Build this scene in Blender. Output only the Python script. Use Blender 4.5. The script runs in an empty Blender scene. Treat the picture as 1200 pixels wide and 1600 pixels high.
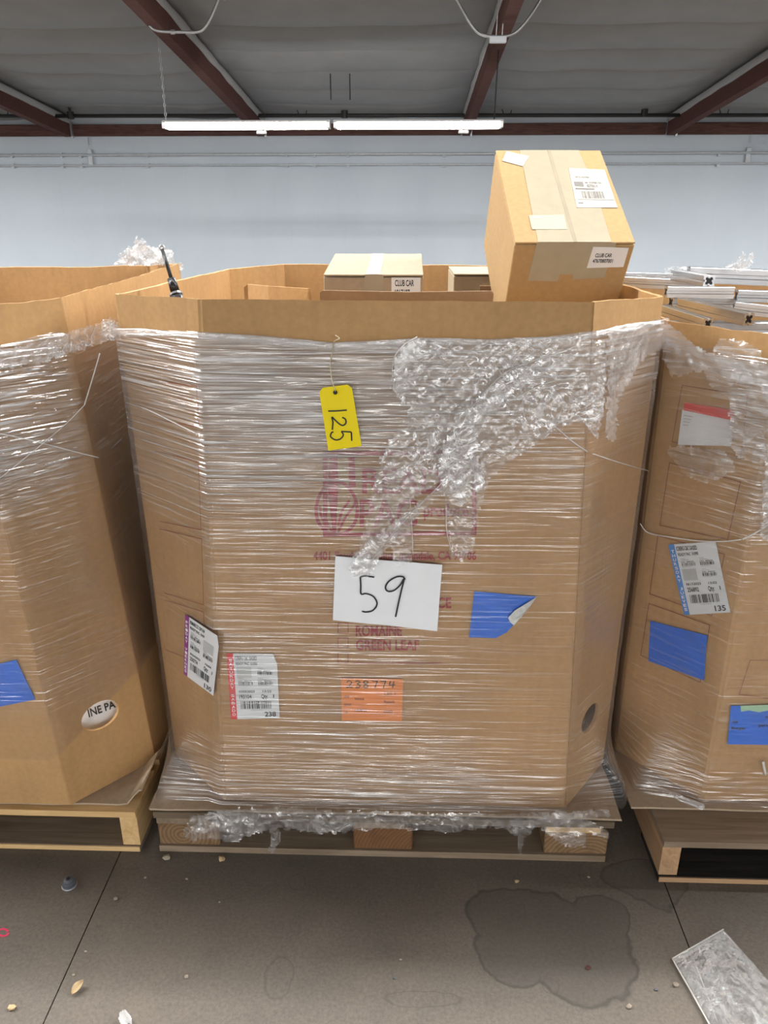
import bpy, bmesh, math, random
from mathutils import Vector, Matrix, noise
C = bpy.context
SC = C.scene
V = Vector
rnd = random.Random(7)

# ------------------------------------------------------------------ camera
CAM_H, PITCH, YAW, FPX = 1.38, math.radians(21.3), math.radians(1.77), 1200.0
cam = bpy.data.cameras.new('camera')
cam.sensor_fit = 'HORIZONTAL'
cam.sensor_width = 36.0
cam.lens = 36.0 * FPX / 1200.0
cam.clip_end = 100
cam_o = bpy.data.objects.new('camera', cam)
SC.collection.objects.link(cam_o)
cam_o.location = (0, 0, CAM_H)
cam_o.rotation_euler = (math.pi / 2 - PITCH, 0, YAW)
SC.camera = cam_o

# ------------------------------------------------------------------ world, exposure
w = bpy.data.worlds.new('world')
SC.world = w
w.use_nodes = True
w.node_tree.nodes['Background'].inputs[0].default_value = (0.75, 0.8, 0.9, 1)
w.node_tree.nodes['Background'].inputs[1].default_value = 0.05
SC.view_settings.view_transform = 'Standard'
SC.view_settings.look = 'None'
SC.view_settings.exposure = 0.0
SC.view_settings.gamma = 1.0
SC.view_settings.use_curve_mapping = False
SC.cycles.use_denoising = True
SC.cycles.transparent_max_bounces = 32
SC.cycles.max_bounces = 8

# ------------------------------------------------------------------ lamps: rows of ceiling strip lights, one pair added for brightness
def ceil_z(y):
    return 2.97 + (15.0 - y) * 0.088

def lamp_row(y, power, xs, drop=0.95, length=3.9, wid=0.24):
    for x in xs:
        l = bpy.data.lights.new('strip_lamp', 'AREA')
        l.shape = 'RECTANGLE'
        l.size, l.size_y = length, wid
        l.energy = power
        l.color = (1.0, 0.985, 0.955)
        o = bpy.data.objects.new('strip_lamp', l)
        o.location = (x, y, ceil_z(y) - drop)
        SC.collection.objects.link(o)

lamp_row(9.9, 420, (-9.0, 7.2))
lamp_row(6.0, 370, (-9.0, -0.9, 7.2), 0.5)
lamp_row(2.08, 115, (-0.1,), 0.15, wid=0.12)
lamp_row(2.08, 400, (-8.4, -4.25, 4.05, 8.2), 0.15, wid=0.12)  # inner pair is unseen, added to brighten the near floor
lamp_row(-6.6, 50, (-10.4, -5.4, -0.4, 4.6, 9.6), 1.4)
lamp_row(-10.6, 330, (-10.4, -5.4, -0.4, 4.6, 9.6), 1.8)
lamp_row(-14.6, 760, (-10.4, -5.4, -0.4, 4.6, 9.6), 2.2)
lamp_row(-2.6, 170, (-11.6, 11.2), 1.0)

# ------------------------------------------------------------------ pixel rays of the photograph (for measuring)
_f = V((-math.sin(YAW) * math.cos(PITCH), math.cos(YAW) * math.cos(PITCH), -math.sin(PITCH)))
_r = V((math.cos(YAW), math.sin(YAW), 0))
_u = _r.cross(_f)
EYE = V((0, 0, CAM_H))
def ray(x, y): return _f + _r * ((x - 600) / FPX) + _u * ((800 - y) / FPX)
def onY(x, y, Y): d = ray(x, y); return EYE + d * (Y / d.y)
def onZ(x, y, Z): d = ray(x, y); return EYE + d * ((Z - CAM_H) / d.z)
def onP(x, y, pl, off=0.0):
    p0, n = pl
    d = ray(x, y)
    return EYE + d * ((p0 + n * off - EYE).dot(n) / d.dot(n))
def plane3(a, b, c):
    a, b, c = V(a), V(b), V(c)
    n = (b - a).cross(c - a).normalized()
    if n.dot(EYE - a) < 0: n = -n
    return (a, n)

# ------------------------------------------------------------------ materials
def new_mat(name):
    m = bpy.data.materials.new(name)
    m.use_nodes = True
    nt = m.node_tree
    return m, nt, nt.nodes['Principled BSDF'], nt.nodes['Material Output']
def N(nt, t, **k):
    n = nt.nodes.new(t)
    for a, b in k.items(): setattr(n, a, b)
    return n
def setin(n, **k):
    for a, b in k.items(): n.inputs[a.replace('_', ' ')].default_value = b
def L(nt, a, b): nt.links.new(a, b)
def math_(nt, op, a, b=None, clamp=False):
    n = N(nt, 'ShaderNodeMath', operation=op, use_clamp=clamp)
    for i, x in enumerate((a, b)):
        if x is None: continue
        if isinstance(x, (int, float)): n.inputs[i].default_value = x
        else: L(nt, x, n.inputs[i])
    return n.outputs[0]
def ramp(nt, src, stops):
    n = N(nt, 'ShaderNodeValToRGB')
    e = n.color_ramp.elements
    while len(e) < len(stops): e.new(0.5)
    for i, (p, c) in enumerate(stops):
        e[i].position = p
        e[i].color = (c, c, c, 1) if isinstance(c, (int, float)) else (*c, 1)
    L(nt, src, n.inputs[0])
    return n.outputs[0]
def noise_tex(nt, vec, scale, detail=3.0, rough=0.55, dist=0.0):
    n = N(nt, 'ShaderNodeTexNoise')
    setin(n, Scale=scale, Detail=detail, Roughness=rough, Distortion=dist)
    L(nt, vec, n.inputs['Vector'])
    return n.outputs['Fac']
def coord(nt, kind='Object', scale=(1, 1, 1), rand=False, rot=(0, 0, 0)):
    tc = N(nt, 'ShaderNodeTexCoord')
    mp = N(nt, 'ShaderNodeMapping')
    mp.inputs['Scale'].default_value = scale
    mp.inputs['Rotation'].default_value = rot
    out = tc.outputs[kind]
    if rand:
        oi = N(nt, 'ShaderNodeObjectInfo')
        sc = math_(nt, 'MULTIPLY', oi.outputs['Random'], 37.0)
        va = N(nt, 'ShaderNodeVectorMath', operation='ADD')
        L(nt, out, va.inputs[0]); L(nt, sc, va.inputs[1])
        out = va.outputs[0]
    L(nt, out, mp.inputs[0])
    return mp.outputs[0]
def mixc(nt, fac, a, b, blend='MIX'):
    n = N(nt, 'ShaderNodeMix', data_type='RGBA', blend_type=blend)
    if isinstance(fac, (int, float)): n.inputs[0].default_value = fac
    else: L(nt, fac, n.inputs[0])
    for i, x in ((6, a), (7, b)):
        if isinstance(x, tuple): n.inputs[i].default_value = (*x, 1)
        else: L(nt, x, n.inputs[i])
    return n.outputs[2]
def bump(nt, h, strength, dist):
    b = N(nt, 'ShaderNodeBump')
    b.inputs['Strength'].default_value = strength
    b.inputs['Distance'].default_value = dist
    L(nt, h, b.inputs['Height'])
    return b.outputs[0]

def plain(name, col, rough=0.6, metal=0.0, var=0.08, scale=20, bmp=0.0, emit=None, spec=0.4):
    m, nt, p, o = new_mat(name)
    v = coord(nt, 'Object', rand=True)
    n = noise_tex(nt, v, scale, 4)
    c = mixc(nt, ramp(nt, n, [(0.3, 0.0), (0.7, 1.0)]), tuple(x * (1 - var) for x in col), tuple(min(1, x * (1 + var)) for x in col))
    L(nt, c, p.inputs['Base Color'])
    setin(p, Roughness=rough, Metallic=metal)
    p.inputs['Specular IOR Level'].default_value = spec
    if bmp: L(nt, bump(nt, n, bmp, 0.004), p.inputs['Normal'])
    if emit:
        p.inputs['Emission Color'].default_value = (1.0, 0.98, 0.95, 1)
        p.inputs['Emission Strength'].default_value = emit
    return m

def cardboard(name, col, var=0.12, stain=0.25):
    m, nt, p, o = new_mat(name)
    v = coord(nt, 'Object')
    n1 = noise_tex(nt, v, 3.0, 5)
    n2 = noise_tex(nt, v, 90.0, 3)
    n3 = noise_tex(nt, coord(nt, 'Object', (60, 60, 2.0)), 1.0, 2)
    c = mixc(nt, ramp(nt, n1, [(0.3, 0.0), (0.7, 1.0)]), tuple(x * (1 - var) for x in col), tuple(x * (1 + var) for x in col))
    c = mixc(nt, 0.10, c, ramp(nt, n2, [(0.35, tuple(x * .5 for x in col)), (0.65, tuple(min(1, x * 1.5) for x in col))]))
    c = mixc(nt, math_(nt, 'MULTIPLY', ramp(nt, n3, [(0.45, 0.0), (0.75, 1.0)]), stain), c, tuple(x * .72 for x in col))
    # rubbed dark scuffs
    n4 = noise_tex(nt, coord(nt, 'Object', (1, 1, 2.5)), 6.0, 8, 0.7)
    c = mixc(nt, math_(nt, 'MULTIPLY', ramp(nt, n4, [(0.62, 0.0), (0.72, 1.0)]), 0.22), c, tuple(x * .45 for x in col))
    L(nt, c, p.inputs['Base Color'])
    setin(p, Roughness=0.75)
    p.inputs['Specular IOR Level'].default_value = 0.25
    L(nt, bump(nt, n2, 0.08, 0.002), p.inputs['Normal'])
    return m

def wood(name, c1, c2, endgrain=False, stain=0.3, ring=26.0):
    m, nt, p, o = new_mat(name)
    if endgrain:
        v = coord(nt, 'Object', rand=False)
        wv = N(nt, 'ShaderNodeTexWave', wave_type='RINGS', rings_direction='Y')
        setin(wv, Scale=ring, Distortion=2.5, Detail=2.0)
        wv.inputs['Detail Scale'].default_value = 1.2
        L(nt, v, wv.inputs['Vector'])
        g = wv.outputs['Fac']
        n2 = noise_tex(nt, v, 30, 4)
    else:
        v = coord(nt, 'Object', (3, 60, 60), rand=True)
        g = noise_tex(nt, v, 1.0, 4, 0.6, 0.8)
        n2 = noise_tex(nt, coord(nt, 'Object', (2, 8, 8), rand=True), 1.5, 4)
    c = mixc(nt, ramp(nt, g, [(0.3, 0.0), (0.68, 1.0)]), c1, c2)
    c = mixc(nt, math_(nt, 'MULTIPLY', ramp(nt, n2, [(0.5, 0.0), (0.7, 1.0)]), stain), c, tuple(x * .35 for x in c1))
    L(nt, c, p.inputs['Base Color'])
    setin(p, Roughness=0.8)
    p.inputs['Specular IOR Level'].default_value = 0.2
    L(nt, bump(nt, g, 0.25, 0.003), p.inputs['Normal'])
    return m

def film(name, gloss0=0.05, gloss_k=0.30, haze0=0.015, haze_k=0.16, streak=True, rough=0.2, bstr=0.7, tint=0.985, bdist=0.03, su=1.0, sv=1.0, rot=0.0):
    """clear stretch film; the mesh attribute 'layers' holds how many layers lie there"""
    m, nt, p, out = new_mat(name)
    nt.nodes.remove(p)
    uv = N(nt, 'ShaderNodeUVMap')
    uv.uv_map = 'UVMap'
    at = N(nt, 'ShaderNodeAttribute', attribute_name='layers')
    lay = at.outputs['Fac']
    def mp(s, rot=0.0):
        q = N(nt, 'ShaderNodeMapping')
        q.inputs['Scale'].default_value = s
        q.inputs['Rotation'].default_value = (0, 0, rot)
        L(nt, uv.outputs[0], q.inputs[0])
        return q.outputs[0]
    if streak:
        a = noise_tex(nt, mp((3.4 * su, 165.0 * sv, 1), 0.02 + rot), 1.0, 1.5, 0.5, 0.3)
        b = noise_tex(nt, mp((4.6 * su, 82.0 * sv, 1), -0.03 - rot), 1.0, 1, 0.5, 0.3)
        c = noise_tex(nt, mp((9.0, 240.0, 1), 0.04), 1.0, 1, 0.5, 0.3)
        big = noise_tex(nt, mp((3.0, 9.0, 1)), 1.0, 3)
        h = math_(nt, 'ADD', math_(nt, 'MULTIPLY', a, 0.8), math_(nt, 'ADD', math_(nt, 'MULTIPLY', b, 0.9), math_(nt, 'MULTIPLY', c, 0.22)))
        crease = math_(nt, 'MULTIPLY', ramp(nt, a, [(0.54, 0.0), (0.66, 1.0)]), ramp(nt, big, [(0.38, 0.1), (0.62, 1.0)]))
    else:
        a = noise_tex(nt, mp((40, 40, 1)), 1.0, 4, 0.6, 1.2)
        b = noise_tex(nt, mp((14, 14, 1)), 1.0, 3, 0.6, 1.0)
        ra = math_(nt, 'ABSOLUTE', math_(nt, 'SUBTRACT', a, 0.5))
        rb = math_(nt, 'ABSOLUTE', math_(nt, 'SUBTRACT', b, 0.5))
        h = math_(nt, 'ADD', math_(nt, 'MULTIPLY', ra, 1.0), math_(nt, 'MULTIPLY', rb, 2.0))
        crease = ramp(nt, math_(nt, 'MINIMUM', ra, rb), [(0.0, 1.0), (0.045, 0.0)])
    nrm = bump(nt, h, bstr, bdist)
    if streak: L(nt, math_(nt, 'ADD', 0.22, math_(nt, 'MULTIPLY', lay, 0.85), True), nrm.node.inputs['Strength'])
    gl = N(nt, 'ShaderNodeBsdfGlossy')
    gl.inputs['Roughness'].default_value = rough
    gl.inputs['Color'].default_value = (1, 1, 1, 1)
    L(nt, nrm, gl.inputs['Normal'])
    tr = N(nt, 'ShaderNodeBsdfTransparent')
    tr.inputs['Color'].default_value = (tint, tint, tint, 1)
    df = N(nt, 'ShaderNodeBsdfDiffuse')
    df.inputs['Color'].default_value = (0.86, 0.86, 0.88, 1)
    L(nt, nrm, df.inputs['Normal'])
    tl = N(nt, 'ShaderNodeBsdfTranslucent')
    tl.inputs['Color'].default_value = (0.8, 0.8, 0.82, 1)
    dm = N(nt, 'ShaderNodeMixShader'); dm.inputs[0].default_value = 0.25
    L(nt, df.outputs[0], dm.inputs[1]); L(nt, tl.outputs[0], dm.inputs[2])
    fr = N(nt, 'ShaderNodeFresnel'); fr.inputs['IOR'].default_value = 1.45
    g0 = math_(nt, 'ADD', gloss0, math_(nt, 'MULTIPLY', fr.outputs[0], 0.5))
    fg = math_(nt, 'ADD', g0, math_(nt, 'MULTIPLY', lay, math_(nt, 'ADD', gloss_k * 0.35, math_(nt, 'MULTIPLY', crease, gloss_k))), True)
    fh = math_(nt, 'ADD', haze0, math_(nt, 'MULTIPLY', lay, math_(nt, 'ADD', haze_k * 0.55, math_(nt, 'MULTIPLY', crease, haze_k * 1.6))), True)
    m1 = N(nt, 'ShaderNodeMixShader'); m2 = N(nt, 'ShaderNodeMixShader')
    L(nt, fg, m1.inputs[0]); L(nt, tr.outputs[0], m1.inputs[1]); L(nt, gl.outputs[0], m1.inputs[2])
    L(nt, fh, m2.inputs[0]); L(nt, m1.outputs[0], m2.inputs[1]); L(nt, dm.outputs[0], m2.inputs[2])
    L(nt, m2.outputs[0], out.inputs[0])
    return m

M = {}
M['card'] = cardboard('cardboard_brown', (0.46, 0.275, 0.122))
M['card_in'] = cardboard('cardboard_inside', (0.52, 0.34, 0.18), 0.1)
M['card_tan'] = cardboard('cardboard_tan', (0.42, 0.275, 0.13), 0.05, 0.08)
M['card_pale'] = cardboard('cardboard_pale', (0.38, 0.315, 0.22), 0.05, 0.1)
M['card_dark'] = cardboard('cardboard_dark', (0.36, 0.23, 0.13))
M['card_grey'] = cardboard('cardboard_grey', (0.40, 0.31, 0.22), 0.15, 0.4)
M['red_ink'] = plain('red_ink', (0.34, 0.02, 0.032), 0.7, var=0.25, scale=60)
M['brown_ink'] = plain('brown_ink', (0.24, 0.075, 0.04), 0.7, var=0.25, scale=60)
M['black_ink'] = plain('black_ink', (0.02, 0.02, 0.025), 0.6)
M['grey_ink'] = plain('grey_ink', (0.52, 0.53, 0.53), 0.7)
M['brown_grey'] = plain('faded_ink', (0.20, 0.19, 0.18), 0.7)
M['white_ink'] = plain('white_ink', (0.85, 0.82, 0.83), 0.6)
M['paper'] = plain('white_paper', (0.80, 0.82, 0.85), 0.6, var=0.02)
M['label'] = plain('label_paper', (0.74, 0.76, 0.78), 0.5, var=0.03)
M['label_red'] = plain('label_red', (0.70, 0.055, 0.06), 0.5)
M['label_purple'] = plain('label_purple', (0.27, 0.05, 0.24), 0.5)
M['label_blue'] = plain('label_blue', (0.07, 0.28, 0.68), 0.5)
M['orange'] = plain('orange_paper', (0.80, 0.28, 0.06), 0.6, var=0.04)
M['label2'] = plain('dull_label', (0.50, 0.48, 0.43), 0.5, var=0.03)
M['cream'] = plain('cream_paper', (0.46, 0.42, 0.32), 0.5, var=0.03)
M['tape_blue'] = plain('blue_tape', (0.014, 0.155, 0.66), 0.5, var=0.08)
M['tape_green'] = plain('green_tape', (0.40, 0.62, 0.42), 0.5)
M['tape_back'] = plain('tape_back', (0.55, 0.55, 0.53), 0.6, var=0.2, scale=90)
M['tape_beige'] = plain('paper_tape', (0.38, 0.335, 0.24), 0.35, var=0.04, scale=40)
M['tape_clear'] = plain('carton_tape', (0.36, 0.31, 0.23), 0.25, var=0.05)
M['yellow'] = plain('yellow_tag', (0.86, 0.68, 0.0), 0.5, var=0.02)
M['floor_gap'] = plain('joint_dark', (0.02, 0.018, 0.016), 0.9)
M['steel'] = plain('galvanised_steel', (0.45, 0.46, 0.47), 0.4, 0.8)
M['alu'] = plain('aluminium', (0.50, 0.51, 0.53), 0.30, 1.0, var=0.06)
M['black'] = plain('black_metal', (0.02, 0.02, 0.022), 0.3, 0.3)
M['rubber'] = plain('grey_rubber', (0.10, 0.11, 0.13), 0.6)
M['beam'] = wood('beam_paint', (0.085, 0.035, 0.028), (0.13, 0.06, 0.05), stain=0.2)
M['ledger'] = wood('ledger_paint', (0.075, 0.034, 0.027), (0.14, 0.075, 0.065), stain=0.35)
M['pipe'] = plain('dark_pipe', (0.028, 0.027, 0.027), 0.5, 0.2)
M['conduit'] = plain('wall_conduit', (0.58, 0.61, 0.65), 0.5)
M['housing'] = plain('white_enamel', (0.75, 0.75, 0.75), 0.4)
M['tube'] = plain('lit_tube', (0.9, 0.9, 0.9), 0.4, emit=45.0)
M['pal_yel'] = wood('pallet_new', (0.52, 0.33, 0.14), (0.68, 0.47, 0.24), stain=0.15)
M['pal_grey'] = wood('pallet_grey', (0.19, 0.138, 0.093), (0.28, 0.215, 0.152), stain=0.45)
M['pal_dark'] = wood('pallet_weathered', (0.10, 0.072, 0.048), (0.19, 0.145, 0.10), stain=0.4)
M['pal_black'] = wood('pallet_black', (0.012, 0.011, 0.010), (0.035, 0.03, 0.027), stain=0.4)
M['pal_red'] = wood('pallet_reddish', (0.34, 0.205, 0.11), (0.47, 0.30, 0.17), stain=0.2)
M['block'] = wood('block_end', (0.17, 0.10, 0.052), (0.225, 0.14, 0.075), True, 0.35, 34)
M['block2'] = wood('block_end_dark', (0.14, 0.068, 0.03), (0.17, 0.085, 0.040), True, 0.3, 40)
M['leaf'] = plain('dry_leaf', (0.45, 0.33, 0.18), 0.7, var=0.25, scale=60)
M['grit'] = plain('grit', (0.34, 0.29, 0.23), 0.8, var=0.3)
M['wire'] = plain('wire', (0.55, 0.5, 0.35), 0.4, 0.6)
M['pink'] = plain('pink_paint', (0.62, 0.03, 0.10), 0.6)
M['film'] = film('stretch_film', 0.05, 0.48, 0.02, 0.33, rough=0.19, bstr=1.0, bdist=0.0125)
M['film_c'] = film('stretch_film_crossed', 0.05, 0.44, 0.02, 0.24, rough=0.2, bstr=1.0, bdist=0.0115, su=2.4, sv=0.85, rot=0.16)
M['film_l'] = film('stretch_film_loose', 0.06, 0.36, 0.04, 0.17, streak=False, rough=0.2, bstr=0.45, bdist=0.010)
M['film_t'] = film('stretch_film_tuft', 0.05, 0.14, 0.14, 0.36, streak=False, rough=0.25, bstr=0.6)
M['film_e'] = plain('film_edge', (0.62, 0.60, 0.58), 0.2, var=0.15)
M['bag'] = film('clear_bag', 0.08, 0.42, 0.01, 0.07, streak=False, rough=0.14, bstr=0.9, bdist=.02)

def wall_mat():
    m, nt, p, o = new_mat('wall_paint')
    n = noise_tex(nt, coord(nt, 'Object', (0.6, 1, 0.25)), 1.0, 5)
    n2 = noise_tex(nt, coord(nt, 'Object', (14, 1, 0.4)), 1.0, 3)
    c = mixc(nt, ramp(nt, n, [(0.3, 0.0), (0.7, 1.0)]), (0.53, 0.59, 0.66), (0.61, 0.67, 0.73))
    c = mixc(nt, math_(nt, 'MULTIPLY', ramp(nt, n2, [(0.64, 0.0), (0.76, 1.0)]), 0.16), c, (0.35, 0.38, 0.42))
    L(nt, c, p.inputs['Base Color'])
    setin(p, Roughness=0.75)
    return m
M['wall'] = wall_mat()
M['ceil'] = plain('ceiling_foil', (0.27, 0.275, 0.28), 0.5, var=0.06, scale=3, bmp=0.1)
M['ceil_e'] = plain('foil_edge', (0.42, 0.42, 0.42), 0.5, var=0.05)

def floor_mat():
    m, nt, p, o = new_mat('floor_concrete')
    tc = N(nt, 'ShaderNodeTexCoord')
    geo = N(nt, 'ShaderNodeNewGeometry')
    P = geo.outputs['Position']
    n1 = noise_tex(nt, P, 2.2, 6, 0.6)
    n2 = noise_tex(nt, P, 140.0, 3, 0.7)
    n3 = noise_tex(nt, P, 14.0, 8, 0.72)
    base = (0.130, 0.114, 0.098)
    c = mixc(nt, ramp(nt, n1, [(0.3, 0.0), (0.7, 1.0)]), tuple(x * .76 for x in base), tuple(x * q for x, q in zip(base, (1.26, 1.20, 1.14))))
    c = mixc(nt, math_(nt, 'MULTIPLY', ramp(nt, n3, [(0.52, 0.0), (0.68, 1.0)]), 0.30), c, tuple(x * .55 for x in base))
    c = mixc(nt, 0.22, c, ramp(nt, n2, [(0.34, tuple(x * .35 for x in base)), (0.66, tuple(x * 1.7 for x in base))]))
    n5 = noise_tex(nt, P, 9.0, 4, 0.6)
    def wob(freq, amp):
        nn = N(nt, 'ShaderNodeTexNoise'); setin(nn, Scale=freq, Detail=4.0); L(nt, P, nn.inputs['Vector'])
        s = N(nt, 'ShaderNodeVectorMath', operation='SUBTRACT'); L(nt, nn.outputs['Color'], s.inputs[0]); s.inputs[1].default_value = (.5, .5, .5)
        k = N(nt, 'ShaderNodeVectorMath', operation='SCALE'); L(nt, s.outputs[0], k.inputs[0]); k.inputs['Scale'].default_value = amp
        a = N(nt, 'ShaderNodeVectorMath', operation='ADD'); L(nt, P, a.inputs[0]); L(nt, k.outputs[0], a.inputs[1])
        return a.outputs[0]
    PW = wob(7.0, 0.11)
    def ell(cx, cy, rx, ry, rot=0.0, src=None):
        s = N(nt, 'ShaderNodeVectorMath', operation='SUBTRACT'); L(nt, src or PW, s.inputs[0]); s.inputs[1].default_value = (cx, cy, 0)
        q = N(nt, 'ShaderNodeMapping'); q.vector_type = 'TEXTURE'
        q.inputs['Rotation'].default_value = (0, 0, rot); q.inputs['Scale'].default_value = (rx, ry, 1)
        L(nt, s.outputs[0], q.inputs[0])
        ln = N(nt, 'ShaderNodeVectorMath', operation='LENGTH'); L(nt, q.outputs[0], ln.inputs[0])
        return ln.outputs['Value']
    def union(es):
        d = es[0]
        for e in es[1:]: d = math_(nt, 'MINIMUM', d, e)
        return d
    stains = [(union([ell(*e) for e in STAIN_A]), 0.40, 0.6), (union([ell(*e) for e in STAIN_B]), 0.28, 0.5)]
    for d, k_in, k_edge in stains:
        c = mixc(nt, math_(nt, 'MULTIPLY', ramp(nt, d, [(0.48, 1.0), (0.505, 0.0)]), k_in), c, (0.062, 0.056, 0.049))
        c = mixc(nt, math_(nt, 'MULTIPLY', ramp(nt, d, [(0.46, 0.0), (0.495, 1.0), (0.52, 0.0)]), k_edge), c, (0.035, 0.034, 0.032))
    PS = wob(20.0, 0.02)
    for (cx, cy, rx, ry) in RINGS:
        d = ell(cx, cy, rx, ry, 0.0, PS)
        c = mixc(nt, math_(nt, 'MULTIPLY', ramp(nt, d, [(0.44, 0.0), (0.49, 1.0), (0.54, 0.0)]), 0.42), c, (0.05, 0.047, 0.045))
    L(nt, c, p.inputs['Base Color'])
    setin(p, Roughness=0.7)
    p.inputs['Specular IOR Level'].default_value = 0.35
    L(nt, bump(nt, n2, 0.15, 0.002), p.inputs['Normal'])
    return m
def zz(x, y): q = onZ(x, y, 0); return (q.x, q.y)
def ellpx(x, y, rx, ry, rot=0): # centre and half sizes measured in the photograph; ramps use half units
    c0 = onZ(x, y, 0); a = onZ(x + rx, y, 0); b = onZ(x, y - ry, 0)
    return (c0.x, c0.y, 2 * abs(a.x - c0.x), 2 * abs(b.y - c0.y), rot)
STAIN_A = [ellpx(820, 1432, 88, 42), ellpx(900, 1490, 95, 70), ellpx(800, 1490, 62, 48), ellpx(935, 1440, 48, 40)]
STAIN_B = [ellpx(1010, 1375, 62, 32)]
RINGS = [ellpx(464, 1378, 14, 12)[:4], ellpx(436, 1528, 22, 34)[:4], ellpx(860, 1540, 14, 12)[:4], ellpx(660, 1560, 60, 12)[:4]]
M['floor'] = floor_mat()

# ------------------------------------------------------------------ mesh helpers
def wl(o):
    p = V((0, 0, 0))
    while o is not None:
        p += o.location
        o = o.parent
    return p
def mesh_obj(name, verts, faces, mat, parent=None, smooth=False, loc=None, uvs=None, layers=None):
    """verts are in world metres; loc is where the object's origin goes"""
    me = bpy.data.meshes.new(name)
    base = wl(parent) if parent else V((0, 0, 0))
    if loc is None: loc = V((0, 0, 0))
    else: loc = V(loc) - base
    org = base + loc
    me.from_pydata([V(v) - org for v in verts], [], faces)
    me.materials.append(mat)
    if smooth:
        me.polygons.foreach_set('use_smooth', [True] * len(me.polygons))
    if uvs is not None:
        ul = me.uv_layers.new(name='UVMap')
        li = [0] * len(me.loops)
        me.loops.foreach_get('vertex_index', li)
        flat = []
        for i in li: flat += uvs[i]
        ul.data.foreach_set('uv', flat)
    if layers is not None:
        a = me.attributes.new('layers', 'FLOAT', 'POINT')
        a.data.foreach_set('value', layers)
    me.update()
    o = bpy.data.objects.new(name, me)
    SC.collection.objects.link(o)
    o.location = loc
    if parent: o.parent = parent
    return o
def tag(o, label, cat, group=None):
    o['label'] = label; o['category'] = cat
    if group: o['group'] = group
    return o
def thing(name, label, cat, loc, group=None):
    o = bpy.data.objects.new(name, None)
    o.empty_display_size = 0.1
    SC.collection.objects.link(o)
    o.location = loc
    return tag(o, label, cat, group)

class MB:
    def __init__(s): s.v = []; s.f = []
    def add(s, vs, fs):
        n = len(s.v); s.v += [V(x) for x in vs]; s.f += [tuple(i + n for i in f) for f in fs]; return s
    def box(s, c, d, mat=None):
        c = V(c); x, y, z = d[0] / 2, d[1] / 2, d[2] / 2
        vs = [V((a * x, b * y, e * z)) for e in (-1, 1) for b in (-1, 1) for a in (-1, 1)]
        if mat is not None: vs = [mat @ q for q in vs]
        return s.add([q + c for q in vs], [(0, 2, 3, 1), (4, 5, 7, 6), (0, 1, 5, 4), (2, 6, 7, 3), (0, 4, 6, 2), (1, 3, 7, 5)])
    def bbox(s, c, d, b=0.003, mat=None):
        """box with chamfered edges"""
        bm = bmesh.new(); bmesh.ops.create_cube(bm, size=1)
        bmesh.ops.scale(bm, vec=d, verts=bm.verts)
        bmesh.ops.bevel(bm, geom=bm.edges[:], offset=b, segments=1, affect='EDGES')
        bm.verts.index_update()
        vs = [v.co.copy() for v in bm.verts]; fs = [tuple(v.index for v in f.verts) for f in bm.faces]; bm.free()
        if mat is not None: vs = [mat @ q for q in vs]
        return s.add([q + V(c) for q in vs], fs)
    def quad(s, a, b, c, d): return s.add([a, b, c, d], [(0, 1, 2, 3)])
    def slab(s, pts, n, t):
        """closed polygon given thickness t along n"""
        k = len(pts); n = V(n) * t
        return s.add([V(p) for p in pts] + [V(p) + n for p in pts],
                     [tuple(range(k - 1, -1, -1)), tuple(range(k, 2 * k))] + [(i, (i + 1) % k, k + (i + 1) % k, k + i) for i in range(k)])
    def tube(s, path, r, n=8, cap=True):
        path = [V(p) for p in path]; rings = []
        rr = r if isinstance(r, (list, tuple)) else [r] * len(path)
        t0 = (path[1] - path[0]).normalized()
        a = t0.orthogonal().normalized()
        for i, p in enumerate(path):
            t = (path[min(i + 1, len(path) - 1)] - path[max(i - 1, 0)]).normalized()
            a = (a - t * a.dot(t)).normalized(); b = t.cross(a)
            rings.append([p + (a * math.cos(2 * math.pi * k / n) + b * math.sin(2 * math.pi * k / n)) * rr[i] for k in range(n)])
        vs = [q for g in rings for q in g]
        fs = [(i * n + k, i * n + (k + 1) % n, (i + 1) * n + (k + 1) % n, (i + 1) * n + k) for i in range(len(path) - 1) for k in range(n)]
        if cap: fs += [tuple(range(n - 1, -1, -1)), tuple(range((len(path) - 1) * n, len(path) * n))]
        return s.add(vs, fs)
    def build(s, name, mat, parent=None, smooth=False, loc=None):
        return mesh_obj(name, s.v, s.f, mat, parent, smooth, loc)

def catmull(pts, k=8):
    pts = [V(p) for p in pts]
    q = [pts[0] * 2 - pts[1]] + pts + [pts[-1] * 2 - pts[-2]]
    out = []
    for i in range(1, len(q) - 2):
        for j in range(k):
            t = j / k
            out.append(0.5 * ((2 * q[i]) + (q[i + 1] - q[i - 1]) * t + (2 * q[i - 1] - 5 * q[i] + 4 * q[i + 1] - q[i + 2]) * t * t + (3 * q[i] - q[i - 1] - 3 * q[i + 1] + q[i + 2]) * t ** 3))
    return out + [pts[-1]]

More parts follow.
